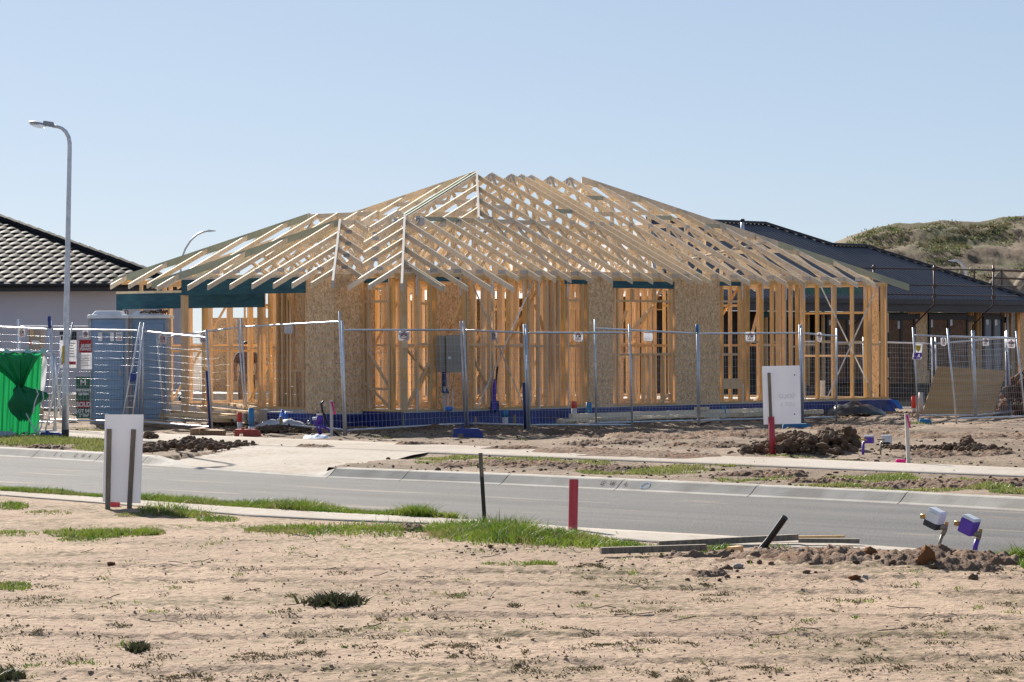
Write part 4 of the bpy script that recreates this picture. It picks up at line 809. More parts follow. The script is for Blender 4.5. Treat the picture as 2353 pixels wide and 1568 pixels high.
# inner partitions (the nearest hundred studs are single parts, the rest one)
rest = MB()
def part_u(u0, u1, v, sp=0.45, door=None, hi=True, brace=True):
    o = plates('wall_frame', u0, u1, v, v + SD, 'wall'); n = max(1, int((u1 - u0) / sp)); nz = ZS + 1.25
    mb = MB()
    for i in range(n + 1):
        u = u0 + SW / 2 + (u1 - u0 - SW) * i / n
        if door and door[0] < u < door[1]: continue
        rest.box(u - SW / 2, u + SW / 2, v + 0.002, v + SD - 0.002, ZS + SW, ZT - 2 * SW)
        pass
    if door: mb.box(door[0], door[1], v + .004, v + SD - .004, ZS + 2.1, ZS + 2.15); rest.box(door[0] - SW, door[0], v + .003, v + SD - .003, ZS + SW, ZT - .1); rest.box(door[1], door[1] + SW, v + .003, v + SD - .003, ZS + SW, ZT - .1)
    for a_, b_ in (((u0, door[0]), (door[1], u1)) if door else ((u0, u1),)): hp('noggin', MB().box(a_ + .01, b_ - .01, v + .006, v + SD - .006, nz, nz + SW), 'wall', o)
    if door: hp('door_head', mb, 'wall', o)
    if brace and u1 - u0 > 2: hp('brace', MB().bar((u0 + .2, v - 0.01, ZS + .1), (u0 + 2.0, v - 0.01, ZT - .15), 0.018, 0.07, (0, 1, 0)), 'wall', o)
def part_v(v0, v1, u, sp=0.45, door=None, brace=True):
    o = plates('wall_frame', u, u + SD, v0, v1, 'wall'); n = max(1, int((v1 - v0) / sp)); nz = ZS + 1.22; mb = MB()
    for i in range(n + 1):
        v = v0 + SW / 2 + (v1 - v0 - SW) * i / n
        if door and door[0] < v < door[1]: continue
        rest.box(u + .002, u + SD - .002, v - SW / 2, v + SW / 2, ZS + SW, ZT - 2 * SW)
        pass
    if door: mb.box(u + .004, u + SD - .004, door[0], door[1], ZS + 2.1, ZS + 2.15)
    for a_, b_ in (((v0, door[0]), (door[1], v1)) if door else ((v0, v1),)): hp('noggin', MB().box(u + .006, u + SD - .006, a_ + .01, b_ - .01, nz, nz + SW), 'wall', o)
    if door: hp('door_head', mb, 'wall', o)
    if brace and v1 - v0 > 2: hp('brace', MB().bar((u - 0.01, v0 + .2, ZT - .15), (u - 0.01, v0 + 2.0, ZS + .1), 0.018, 0.07, (1, 0, 0)), 'wall', o)
part_u(0.6, 5.4, 2.55, door=(3.0, 3.85)); part_u(6.2, 10.6, 3.1, door=(8.2, 9.05)); part_u(1.0, 11.6, 4.9, door=(6.0, 6.9)); part_u(3.0, 14.7, 7.0, sp=0.6, door=(11.9, 13.6)); part_u(2.2, 11.4, 9.7, sp=0.6, door=(5, 7)); part_u(11.4, LU - .1, 9.7, sp=0.9, door=(12.2, 14.0))
part_v(0.12, 2.5, 2.3); part_v(0.12, 4.8, 4.2, door=(2.9, 3.7)); part_v(0.12, 3.0, 6.1); part_v(0.12, 3.0, 8.0); part_v(0.12, 4.8, 10.5, door=(1.6, 2.5)); part_v(5.0, 9.6, 8.2, sp=0.6); part_v(5.0, 9.6, 11.6, sp=0.6, door=(7.2, 8.1)); part_v(4.9, 9.6, 2.2, sp=0.6, door=(6.3, 7.2)); part_v(0.12, 3.4, 11.7, sp=0.6, door=(1.2, 2.4), brace=False)
stuff(hp('stud', rest, 'wall'))
sheet('strand_board', 0.3, 1.5, ZS + .05, ZT - .2, 'v', 2.29); sheet('strand_board', 8.05, 8.9, ZS + .05, ZT - .2, 'u', 7.0 - .01)
# porch: recessed wall, post and blue beams
pv0 = v_of(593, 0.35); pw = plates('wall_frame', 0.35, 0.44, VW + 0.1, pv0)
for px in (597, 606, 622, 640, 652, 664, 671, 700): 
    v = v_of(px, 0.4); stud_v(v, 0.35, parent=pw)
sheet('strand_board', VW + 0.12, v_of(640, .45), ZS + .02, ZT - .15, 'v', 0.455)
hp('window_frame', MB().box(0.33, 0.36, v_of(682, .35), v_of(676, .35), ZS + .05, ZS + .75).box(0.33, 0.36, v_of(700, .35), v_of(695, .35), ZS + .05, ZS + .75).box(0.331, 0.361, v_of(702, .35), v_of(674, .35), ZS + .75, ZS + .79), 'stud', pw)
hp('brace', MB().bar((0.3, v_of(662, .3), ZT - .35), (0.3, v_of(704, .3), ZS + 1.35), 0.02, 0.08, (1, 0, 0)), 'stud')
zb0, zb1 = z_of(568, 675, UW, 3), z_of(568, 639, UW, 3)
hp('porch_beam', MB().box(UW - 0.03, UW + 0.03, VW + 0.80, VE + 0.02, zb0, zb1), 'lvl')
hp('porch_beam', MB().box(UW, 0.3, VE - 0.035, VE + 0.025, zb0 + .01, zb1), 'lvl')
hp('porch_post', MB().box(UW - 0.05, UW + 0.06, VE - 0.09, VE + 0.02, 0.12, zb0), 'stud'); hp('porch_post', MB().box(0.30, 0.39, v_of(470, .34) - .05, v_of(470, .34) + .04, 0.15, zb0), 'stud')
hp('post_base', MB().bar((UW, VE - .035, 0.0), (UW, VE - .035, 0.13), 0.04, 0.04), 'galv')
hp('wall_plate', MB().box(UW - 0.04, UW + 0.05, VW + 0.7, VE + 0.02, zb1 + 0.001, zb1 + 0.045), 'truss')
g0, g1 = z_of(437, 709, 0, 6.5), z_of(437, 673, 0, 6.5)
hp('garage_beam', MB().box(-0.04, 0.04, 4.0, 8.62, g0, g1), 'lvl'); hp('wall_plate', MB().box(-0.045, 0.045, 4.0, 8.62, g1 + .001, g1 + 0.05), 'truss')
hp('garage_post', MB().box(-0.04, 0.05, 8.53, 8.62, 0.1, g0), 'lvl')
part_mb = MB()
gp = plates('wall_frame', 0.1, 5.6, 8.53, 8.62, 'wall'); 
for u in np.arange(0.6, 5.6, 0.62): hp('stud', MB().box(u - SW / 2, u + SW / 2, 8.535, 8.615, ZS + SW, ZT - .09), 'wall', gp)
gq = plates('wall_frame', 5.55, 5.64, 5.0, 8.5, 'wall')
for v in np.arange(5.2, 8.5, 0.47): hp('stud', MB().box(5.555, 5.635, v - SW / 2, v + SW / 2, ZS + SW, ZT - .09), 'wall', gq)
hp('noggin', MB().box(0.2, 5.5, 8.54, 8.61, 1.48, 1.53), 'wall', gp); hp('noggin', MB().box(5.56, 5.63, 5.1, 8.4, 1.52, 1.57), 'wall', gq)
hp('brace', MB().bar((5.5, 7.9, ZT - .2), (5.5, 5.9, ZS + .6), 0.02, 0.09, (1, 0, 0)), 'wall', gq)
# membrane over the slab edge
n = 170; us_ = np.linspace(-0.02, LU + 0.22, n); mb = MB(); rows = []
for i, u in enumerate(us_):
    s = float(fbm(np.array([u * 1.3]), np.array([1.0]), 3, 7)[0]) - .45; s2 = float(fbm(np.array([u * 3.0]), np.array([4.0]), 2, 9)[0]) - .4
    dn = 0.03 + 0.10 * max(0, s) * 2
    rows.append([(u, -0.006, ZS + 0.001), (u, -0.045 - .02 * s2, ZS - 0.03), (u, -0.05 - .05 * s2, ZS - 0.14), (u, -0.06 - 0.10 * abs(s2), ZS - 0.25), (u, -0.09 - .14 * abs(s), dn)])
k = len(rows[0]); mb.v = [p for r in rows for p in r]; mb.f = [(i * k + j, (i + 1) * k + j, (i + 1) * k + j + 1, i * k + j + 1) for i in range(n - 1) for j in range(k - 1)]
mb.add([(LU + .22, -.05, ZS - .05), (LU + .4, -.1, 0.12), (LU + .34, 0.25, 0.12), (LU + .18, .25, ZS)], [(0, 1, 2, 3)])
hp('slab_membrane', mb, 'blue_sheet')
hp('slab_membrane', MB().box(-0.045, -0.02, 0.0, VW - .04, 0.02, ZS).box(UW - .02, -0.02, VW - 0.06, VW - 0.035, 0.02, ZS - .045).box(UW - 0.05, UW - 0.02, VW - .02, VW + 1.9, 0.02, ZS - .045), 'blue_sheet')
hp('membrane_tail', MB().add([(LU + .05, -.1, ZS - .02), (LU + .24, -.13, ZS - .03), (LU + .42, -.16, 0.12), (LU + .30, -.15, 0.10)], [(0, 1, 2, 3)]), 'brightblue')
# meter cabinet on the wall with its folded door, the riser below
v = -0.14; ua, um, ub = u_of(1003, v), u_of(1026, v), u_of(1061, v); z0, z1 = z_of(1030, 855, um, v), z_of(1030, 771, um, v)
cab = hp('meter_cabinet', MB().box(um + .0, ub, v, -0.004, z0, z1), 'cabinet'); hp('cabinet_door', MB().box(um - 0.02, ub + 0.012, v - 0.022, v - 0.002, z0 - .01, z1 + .01), 'cabinet', cab); hp('rating_label', MB().box(um + .02, um + .10, v - 0.026, v - 0.0225, z1 - .46, z1 - .41), 'whitep', cab)
hp('cabinet_side', MB().box(ua + .12, um - .025, v + .02, -0.006, z0, z1), 'cabinet', cab)
u = u_of(1020, -.1); hp('cable_riser', MB().tube([(u, -.1, z0), (u, -.1, ZS)], 0.028), 'pvc'); hp('riser_wrap', MB().tube([(u, -.1, z0 + .0), (u, -.1, z0 - .28)], [0.045, 0.05]).add([(u - .1, -.12, z0 - .4), (u + .1, -.15, z0 - .42), (u + .05, -.1, z0 - .28), (u - .05, -.1, z0 - .28)], [(0, 1, 2, 3)]), 'navy')
hp('cable_riser', MB().tube([(u + .15, -.06, z0), (u + .15, -.06, ZS)], 0.014), 'white'); hp('riser_wrap', MB().tube([(u + .02, -.1, ZS + .04), (u + .22, -.08, ZS + .04)], 0.045), 'brightblue'); hp('riser_wrap', MB().tube([(u + .07, -.06, ZS + .2), (u + .07, -.06, ZS + .5)], 0.018), 'red')
for i in range(2):
    hp('earth_wire', MB().tube([(u - .05, -.12, ZS + .02), (u - .2, -.14, ZS + .25), (u - .12 + .3 * i, -.13, ZS + .42), (u + .05 + .25 * i, -.1, ZS + .75), (u + .02, -.12, ZS + 1.0)], 0.006, 5), mat('wire_green', (0.1, 0.25, 0.05), 0.5))
u = u_of(1140, -.1); hp('service_pipe', MB().tube([(u, -.06, ZS - .02), (u + .02, -.06, ZS + .5), (u + .09, -.05, ZS + .85)], 0.02), 'black'); hp('pipe_lagging', MB().tube([(u - .06, -.08, ZS + .0), (u - .05, -.08, ZS + .2), (u - .03, -.08, ZS + .42), (u - .03, -.08, ZS + .6)], [0.05, 0.035, 0.045, 0.012]), 'purple'); hp('pipe_lagging', MB().tube([(u - .1, -.08, ZS - .05), (u - .08, -.08, ZS + .17)], 0.035).tube([(u + .05, -.08, ZS - .05), (u + .04, -.08, ZS + .17)], 0.04), 'blue')
u = u_of(1216, .2); hp('drain_stub', MB().tube([(u, .2, ZS), (u, .2, ZS + .6)], 0.045), 'pvc'); u = u_of(1758, .25); hp('drain_stub', MB().tube([(u, .25, ZS), (u, .25, ZS + .5)], 0.05), 'pvc'); u = u_of(1890, 2.0, 880); hp('drain_stub', MB().tube([(u, 2.0, ZS), (u, 2.0, ZS + .4)], 0.06), 'pvc')

# ================================================================== TEMPORARY FENCES
PANELS = {}
def fence(key, label, Lf, Lt, Rf, Rt, sleeve=None, cap=None, sp=0.075, group='temporary mesh fence panels', rail=0.918, YL=None, YR=None):
    a = gnd(*Lf) if YL is None else at(*Lf, YL); b = gnd(*Rf) if YR is None else at(*Rf, YR); at_, bt = at(*Lt, a.y), at(*Rt, b.y)
    ang = math.atan2(b.y - a.y, b.x - a.x); t = thing('mesh_fence', label, 'fence panel', a, ang, group)
    for p, q in ((a, at_), (b, bt)): MB().tube([p, q], 0.02, 8).build('post', 'galv', t, smooth=True)
    L = lambda f: (a.lerp(at_, f), b.lerp(bt, f))
    d = (b - a).normalized()
    for f in (rail, 0.055):
        p, q = L(f); w = (q - p).length
        MB().tube([p, p.lerp(q, .12 / w), p.lerp(q, .2 / w), p.lerp(q, 1 - .2 / w), p.lerp(q, 1 - .12 / w), q], [0.012, 0.014, 0.019, 0.019, 0.014, 0.012], 8).build('rail', 'galv', t, smooth=True)
    mb = MB(); (p0, q0), (p1, q1) = L(0.055), L(rail); w = (q0 - p0).length; n = 24 if sp > .08 else (16 if key == 'P7' else 12 if key == 'P11' else 31); k = 13; off = Vector((d.y, -d.x, 0)) * 0.004
    for i in range(1, n): mb.tube([p0.lerp(q0, i / n), p1.lerp(q1, i / n)], 0.0019, 4, cap=False)
    for j in range(1, k): f = 0.055 + (rail - 0.055) * j / k; p, q = L(f); mb.tube([p + off, q + off], 0.0022, 6, cap=False)
    mb.build('wire_mesh', 'wire', t, smooth=True)
    if sleeve:
        p, q = (a, at_) if sleeve[0] == 'L' else (b, bt); o = Vector((-0.035 if sleeve[0] == 'R' else 0.03, 0.02, 0)); MB().tube([p.lerp(q, sleeve[1]) + o, p.lerp(q, sleeve[2]) + o], 0.03, 8).build('sleeve', 'navy', t, smooth=True)
    if cap:
        p, q = (a, at_) if cap[0] == 'L' else (b, bt); MB().tube([p.lerp(q, cap[1]), p.lerp(q, cap[2])], 0.034, 8).build('clamp', 'bluepaint' if len(cap) < 4 else cap[3], t, smooth=True)
    PANELS[key] = (a, b); return t
def on_panel(key, px, py, fwd=0.03):
    a, b = PANELS[key]; k = lev(px, py)[0] / F; dx, dy = b.x - a.x, b.y - a.y; s = (k * a.y - a.x) / (dx - k * dy); p = at(px, py, a.y + s * dy)
    n = Vector((dy, -dx, 0)).normalized() * fwd; return p + n, math.atan2(dy, dx)
fence('P1', 'temporary fence panel running out of frame behind the green shade cloth', (-70, 978), (-73, 728), (128, 985), (113, 737), cap=('R', .93, 1.04, 'blue'))
fence('P2', 'temporary fence panel between the street lamp and the blue toilets, hung with posters', (112, 978), (120, 738), (318, 983), (324, 740))
fence('P3', 'temporary fence panel across the right toilet, ending at a dark blue sleeve', (328, 983), (329, 742), (488, 995), (474, 757), sleeve=('R', 0.0, 0.60))
fence('P4', 'set back temporary fence panel in front of the open porch', (378, 979), (360, 760), (565, 982), (546, 732))
fence('P5', 'tilted temporary fence panel rising toward the strand board corner', (569, 983), (554, 731), (791, 1003), (780, 716))
fence('P6', 'temporary fence panel just in front of the meter cabinet', (796, 1004), (786, 737), (1069, 987), (1058, 738))
fence('P7', 'temporary fence panel in front of the crossed steel straps beside the cabinet', (1076, 987), (1065, 738), (1212, 990), (1204, 745), sleeve=('R', 0.02, .45))
fence('P8', 'temporary fence panel before the narrow strand board strip, below the stubs', (1217, 990), (1209, 745), (1453, 990), (1446, 745))
fence('P9', 'temporary fence panel before the wide window opening', (1370, 986), (1367, 734), (1604, 979), (1602, 748), cap=('R', .93, 1.01))
fence('P10', 'temporary fence panel before the wider strand board, behind the white board', (1607, 979), (1605, 748), (1842, 973), (1837, 747))
fence('P11', 'narrow looking temporary fence panel right of the white board', (1846, 973), (1841, 747), (1922, 970), (1923, 755))
fence('P12', 'leaning temporary fence panel in front of the plywood sheet', (2110, 966), (2098, 753), (2241, 966), (2234, 760))
fence('P13', 'temporary fence panel leaning left across the plywood sheet at the frame edge', (2198, 975), (2177, 755), (2357, 968), (2335, 761))
fence('P14', 'temporary fence panel over the brown mulch heap', (2244, 966), (2237, 760), (2324, 958), (2314, 759), sleeve=('R', .0, .75))
fence('B1', 'far temporary fence panel seen through the frame studs, white in the sun', (1836, 948), (1832, 770), (1986, 946), (1984, 775), sp=0.09, group='far temporary fence panels')
fence('B2', 'far temporary fence panel just right of the house frame corner', (2000, 946), (1998, 772), (2143, 948), (2141, 776), sp=0.09, group='far temporary fence panels')
fence('B3', 'far temporary fence panel behind the plywood sheet', (2152, 948), (2150, 776), (2312, 940), (2311, 762), sp=0.09, group='far temporary fence panels')
fence('B4', 'far temporary fence panel behind the stacked boxes at the left edge', (-60, 950), (-62, 735), (42, 950), (41, 733), sp=0.09, group='far temporary fence panels')
fence('B5', 'far temporary fence panel between the stacked boxes and the lamp', (46, 950), (45, 733), (320, 950), (318, 733), sp=0.09, group='far temporary fence panels')
# braces that lean against the panels (two converging tubes with rungs)
def stay(label, top, f1, f2):
    a, b = gnd(*f1), gnd(*f2); c = at(*top, max(a.y, b.y) + .2); t = thing('fence_stay', label, 'fence brace', a, 0, 'leaning fence braces')
    c1, c2 = c + Vector((-.035, 0, 0)), c + Vector((.04, 0, 0))
    for p, q in ((a, c1), (b, c2)): MB().tube([p, q], 0.018).build('leg', 'galv', t, smooth=True)
    for k in range(1, 9): MB().bar(a.lerp(c1, k / 9.5), b.lerp(c2, k / 9.5), 0.01, 0.01).build('rung', 'galv', t)
    p = a.lerp(c1, .49); return t, p
t_, p_ = stay('ladder shaped steel brace with a blue foot clamp before the toilets', (327, 742), (277, 988), (301, 989))
MB().hexa([p_ + Vector((.0, -.03, -.1)), p_ + Vector((.12, -.03, -.05)), p_ + Vector((.12, .03, -.05)), p_ + Vector((.0, .03, -.1))], [p_ + Vector((.0, -.03, .06)), p_ + Vector((.10, -.03, .13)), p_ + Vector((.10, .03, .13)), p_ + Vector((.0, .03, .06))]).build('clamp', 'blue', t_)
stay('ladder shaped steel brace leaning just left of the street lamp', (163, 741), (104, 992), (122, 992))
# cable ties
for k, px, py in (('P5', 784, 779), ('P5', 789, 836), ('P5', 561, 833)):
    p, a = on_panel(k, px, py); d = Vector((math.cos(a), math.sin(a), 0)); tag(MB().bar(p - d * .34, p + d * .06, 0.012, 0.012).build('cable_tie', 'black', loc=p), {779: 'upper black cable tie on the leaning joint by the strand board', 836: 'lower black cable tie on the leaning joint by the strand board', 833: 'black cable tie on the doubled posts in front of the porch'}[py], 'cable tie', 'black cable ties on the fence')
# small signs on the fence
def hire_sign(key, px, py, w, h, label, blank=False):
    p, a = on_panel(key, px, py); t = thing('hire_sign', label, 'sign', p, a, 'small signs wired to the fence'); s = p.y / F; W_, H_ = w * s, h * s
    W_ *= 1.1 / max(.3, math.cos(a) - p.x / p.y * math.sin(a)); H_ *= 1.1; R = Matrix.Translation(p) @ Matrix.Rotation(a, 4, 'Z'); c = 0.16 * H_
    poly = [(-W_ / 2 + c, -H_ / 2), (W_ / 2 - c, -H_ / 2), (W_ / 2, -H_ / 2 + c), (W_ / 2, H_ / 2 - c), (W_ / 2 - c, H_ / 2), (-W_ / 2 + c, H_ / 2), (-W_ / 2, H_ / 2 - c), (-W_ / 2, -H_ / 2 + c)]
    MB().prism([R @ Vector((x, 0, z)) for x, z in poly], R.to_3x3() @ Vector((0, 0.004, 0))).build('sign_plate', 'corflute', t)
    if blank: return t
    q = lambda x, z: R @ Vector((x * W_, -0.002, z * H_))
    for (x, m) in ((-.16, 'signred'), (.16, 'signred')): MB().add([q(x - .2, .14), q(x + .2, .14), q(x + .08, .22), q(x, .30), q(x - .08, .22)], [(0, 1, 2, 3, 4)]).build('roof_emblem', m, t)
    R2 = Matrix.Translation(q(0, .37)) ; MB().add([q(-.11, .33) + Vector((0, -.001, 0)), q(0, .18) + Vector((0, -.001, 0)), q(.11, .33) + Vector((0, -.001, 0)), q(0, .48) + Vector((0, -.001, 0))], [(0, 1, 2, 3)]).build('diamond_emblem', 'signgrey', t)
    text('lettering', 'AIM', 0.40 * H_, 'signblue', t, upright(q(0, .0), a), squeeze=min(3.2, W_ / H_ * .95), bold=0.008 * H_)
    text('lettering', 'HIRE', 0.30 * H_, 'signred', t, upright(q(0, -.27), a), squeeze=min(3.2, W_ / H_ * .95), bold=0.008 * H_)
    return t
hire_sign('P6', 925, 772, 23, 20, 'white hire sign with red and black lettering left of the meter cabinet'); hire_sign('P7', 1137, 772, 13, 20, 'narrow white hire sign just right of the meter cabinet'); hire_sign('P8', 1329, 774, 20, 20, 'white hire sign left of the narrow strand board strip')
hire_sign('P10', 1722, 774, 20, 20, 'white hire sign above the white estate board'); hire_sign('P11', 1880, 775, 10, 20, 'narrowest white hire sign, right of the white estate board'); hire_sign('P3', 377, 779, 17, 21, 'white hire sign over the right edge of the blue toilets')
hire_sign('P4', 471, 777, 17, 20, 'white hire sign in front of the tall porch post'); hire_sign('P12', 2168, 785, 12, 19, 'white hire sign between the first two leaning posts on the far right fence'); hire_sign('P14', 2262, 785, 15, 18, 'white hire sign above the right half of the plywood sheet'); hire_sign('P13', 2321, 790, 16, 19, 'white hire sign above the brown mulch heap')
hire_sign('P1', 53, 765, 15, 19, 'white hire sign above the green shade cloth'); hire_sign('P2', 199, 768, 13, 17, 'white hire sign beside the toilets, above the reward poster')
hire_sign('P5', 666, 757, 17, 19, 'blank back of a sign on the tilted panel near the strand board', True); hire_sign('P9', 1487, 774, 19, 19, 'blank white sign in the wide window opening', True)
# purple and yellow sign
p, a = on_panel('P12', 2109, 812); t = thing('hire_sign', 'white sign with a yellow shield and purple lettering on the leaning left post', 'sign', p, a)
s = p.y / F; q = lambda x, z: at(2109 + x, 812 + z, p.y - .02); MB().prism([at(2098 - 2, 826, p.y), at(2117, 826, p.y), at(2120, 790, p.y), at(2101, 790, p.y)], (0, .004, 0)).build('sign_plate', 'corflute', t)
MB().add([q(-5, -18), q(7, -18), q(6, -8), q(1, -3), q(-4, -8)], [(0, 1, 2, 3, 4)]).build('shield_emblem', 'yellow', t); text('lettering', 'HIRE', 11 * s, 'purple', t, upright(q(0, 4)), squeeze=.75, bold=.01)
MB().add([q(-11, 9), q(7, 9), q(6, 13), q(-11, 13)], [(0, 1, 2, 3)]).build('phone_strip', 'purple', t)

# posters behind the lamp
def board(name, label, key, x0, x1, y0, y1, m, group=None, fwd=-0.03):
    p, a = on_panel(key, (x0 + x1) / 2, (y0 + y1) / 2, fwd); t = thing(name, label, 'sign', p, 0.0, group); Y = p.y
    MB().prism([at(x0, y1, Y), at(x1, y1, Y), at(x1, y0, Y), at(x0, y0, Y)], (0, .006, 0)).build('board', m, t); return t, Y
def patch(t, Y, x0, x1, y0, y1, m, nm, k=1): MB().add([at(x0, y1, Y - .003 * k), at(x1, y1, Y - .003 * k), at(x1, y0, Y - .003 * k), at(x0, y0, Y - .003 * k)], [(0, 1, 2, 3)]).build(nm, m, t)
def words(t, Y, px, py, s, hpx, m, sq=1.0): text('lettering', s, hpx * 1.38 * Y / F, m, t, upright(at(px, py, Y - .008)), squeeze=sq, bold=.004)
t, Y = board('poster', 'white poster with red reward heading on the fence left of the toilets', 'P2', 182, 211, 781, 849, 'corflute', 'posters tied to the fence'); patch(t, Y, 182, 211, 781, 811, 'signred', 'red_panel')
words(t, Y, 197, 795, '$5,000', 7, 'whitep', .85); words(t, Y, 197, 803, 'REWARD', 5.5, 'whitep', .8)
for k in range(7): patch(t, Y, 186, 207 - (k * 5) % 7, 816 + k * 4, 817.4 + k * 4, 'signgrey', 'small_print')
t, Y = board('poster', 'tall white poster with black top partly hidden by the street lamp', 'P2', 137, 176, 762, 846, 'corflute', 'posters tied to the fence'); patch(t, Y, 137, 176, 762, 782, 'black', 'black_panel'); words(t, Y, 142, 774, 'n', 17, 'whitep'); patch(t, Y, 138, 174, 831, 838, 'signred', 'red_panel')
for k in range(6): patch(t, Y, 158, 173 - (k * 5) % 6, 788 + k * 6, 790 + k * 6, 'signgrey', 'small_print')
t, Y = board('estate_sign', 'green estate sign with red sold strip leaning behind the fence by the toilets', 'P2', 175, 207, 866, 962, 'signgreen', None, -.25); patch(t, Y, 177, 207, 922, 938, 'signred', 'red_strip')
words(t, Y, 191, 880, 'M', 13, 'whitep'); words(t, Y, 191, 897, 'MERIDIAN', 6, 'whitep', .95); words(t, Y, 192, 906, 'GREEN', 5.5, 'whitep'); words(t, Y, 192, 930, 'SOLD', 10, 'whitep', .95); words(t, Y, 192, 945, 'LOT 541', 7.5, 'whitep', .9); words(t, Y, 193, 955, '263m\u00b2', 7, 'whitep', .9)
# fence feet
def foot(label, x0, x1, y0, y1, m):
    a, b = gnd(x0, y1), gnd(x1, y1); Y = min(a.y, b.y); hh = (y1 - y0) * Y / F; a = Vector((a.x, Y, 0)); b = Vector((b.x, Y, 0)); d = (b - a); L = d.length; t = thing('fence_weight', label, 'fence foot', a, 0, 'plastic fence feet')
    P = [(0, -.02), (.04 * L, hh), (.80 * L, hh), (.93 * L, hh * .72), (L, -.02), (.36 * L, -.02), (.33 * L, hh * .45), (.17 * L, hh * .45), (.14 * L, -.02)]
    MB().prism([a + Vector((x, 0, z)) for x, z in P], (0, .22, 0)).build('block', m, t); MB().tube([a + Vector((.3 * L, .1, hh - .01)), a + Vector((.3 * L, .1, hh + .03))], .03).build('socket', m, t)
foot('royal blue plastic fence foot below the meter cabinet', 1040, 1112, 985, 1007, 'blue'); foot('brick red plastic fence foot before the porch', 538, 600, 987, 1005, 'redblock'); foot('blue plastic fence foot half behind the white estate board', 1797, 1868, 974, 986, 'bluepaint'); foot('dark blue plastic fence foot left of the lamp base', 92, 142, 994, 1007, 'blue'); foot('small blue plastic fence foot below the plywood sheet', 2112, 2142, 964, 974, 'bluepaint')

# green cloth over a low frame
Yg0 = 54.0; t = thing('shade_cloth_screen', 'low steel frame draped in knotted bright green shade cloth', 'screen', at(60, 995, Yg0)); 
MB().tube([at(-60, 806, Yg0), at(132, 810, Yg0)], .022).build('rail', 'galv', t, smooth=True); MB().tube([at(-60, 1001, Yg0), at(128, 990, Yg0)], .018).build('rail', 'galv', t, smooth=True); MB().tube([at(122, 810, Yg0), at(128, 992, Yg0)], .022).build('post', 'galv', t, smooth=True); MB().tube([at(124, 812, Yg0), at(140, 955, Yg0 + .3)], .02).build('strut', 'galv', t, smooth=True); MB().tube([at(25, 985, Yg0), at(25, 997, Yg0)], .018).build('post', 'galv', t)
n, k = 60, 40; A, B = np.meshgrid(np.linspace(0, 1, n), np.linspace(0, 1, k), indexing='ij'); pxs = -60 + A * (156 - 6 * B); pys = 811 + B * (192 - 4 * A) + 1.5 * np.sin(A * 40)
Yc = Yg0 - .03 + .05 * np.sin(A * 31 + 2 * B) * B + .03 * np.sin(A * 75 + 3 * B); Xc = (pxs - CX) * Yc / F + ROLL * (pys - CY) * Yc / F; Zc = CAMH - ((pys - CY) - ROLL * (pxs - CX)) * Yc / F
o = grid('cloth', Xc, Yc, Zc, 'greencloth'); o.parent = t; o.matrix_parent_inverse = MW[t].inverted()
A, B = np.meshgrid(np.linspace(-1, 1, 60), np.linspace(0, 1, 40), indexing='ij')                                   # swept-up drape gathered into the knot
wd = 8 + np.where(A > 0, 40, 110) * (1 - B) ** 1.35; pxs = 47 + A * wd; pys = 812 + B * 80 + 4 * (1 - np.abs(A)) * (1 - B); fold = np.sin(A * 14) * .045 + np.sin(A * 33) * .02
Yc = Yg0 - .14 + fold * (.3 + B) ; Xc = (pxs - CX) * Yc / F; Zc = CAMH - ((pys - CY) - ROLL * (pxs - CX)) * Yc / F; o = grid('gathered_cloth', Xc, Yc, Zc, 'greendark'); o.parent = t; o.matrix_parent_inverse = MW[t].inverted()
A, B = np.meshgrid(np.linspace(0, 2 * PI, 48), np.linspace(0, 1, 30), indexing='ij'); rad = np.interp(B, [0, .06, .16, .45, .75, 1], [10, 8, 22, 36, 25, 8]); pxs = 46 + np.interp(B, [0, .3, 1], [0, 8, 6]) + rad * np.cos(A) * (1 + .15 * np.sin(A * 3 + B * 6)) + 26 * np.exp(-((B - .28) / .12) ** 2) * (np.cos(A) > .3); pys = 888 + B * 76 + 6 * np.sin(A * 4)
Yc = Yg0 - .2 + np.sin(A) * rad * Yg0 / F * .5 + .015 * np.sin(A * 9); Xc = (pxs - CX) * Yc / F; Zc = CAMH - ((pys - CY) - ROLL * (pxs - CX)) * Yc / F; o = grid('cloth_knot', Xc, Yc, Zc, 'greendark'); o.parent = t; o.matrix_parent_inverse = MW[t].inverted()
for P in (((82, 891), (88, 905), (80, 925), (76, 950)), ((60, 950), (78, 985), (100, 1005), (118, 1008)), ((100, 955), (95, 980), (85, 1004)), ((90, 970), (82, 990), (72, 1002)), ((98, 898), (100, 915), (94, 932))): MB().tube([at(x, y, Yg0 - .42) for x, y in P], .012, 5).build('white_cord', 'whitecloth', t)
n, k = 8, 24; A, B = np.meshgrid(np.linspace(0, 1, n), np.linspace(0, 1, k), indexing='ij'); pxs = np.interp(B, [0, .1, 1], [99, 97, 88]) + A * np.interp(B, [0, .1, .5, 1], [4, 12, 11, 7]); pys = 819 + B * 118
Yc = Yg0 + .02 + .03 * np.sin(B * 9 + A * 3); Xc = (pxs - CX) * Yc / F; Zc = CAMH - ((pys - CY) - ROLL * (pxs - CX)) * Yc / F; o = grid('white_hem', Xc, Yc, Zc, 'whitecloth'); o.parent = t; o.matrix_parent_inverse = MW[t].inverted()
for x in (18, 66, 101): MB().hexa([at(x - 9, 812, Yg0 - .04), at(x + 7, 812, Yg0 - .04), at(x + 7, 812, Yg0 + .05), at(x - 9, 812, Yg0 + .05)], [at(x - 8, 801, Yg0 - .03), at(x + 3, 803, Yg0 - .03), at(x + 3, 803, Yg0 + .04), at(x - 8, 801, Yg0 + .04)]).build('clip', mat('mint', (.3, .6, .55), .5), t)

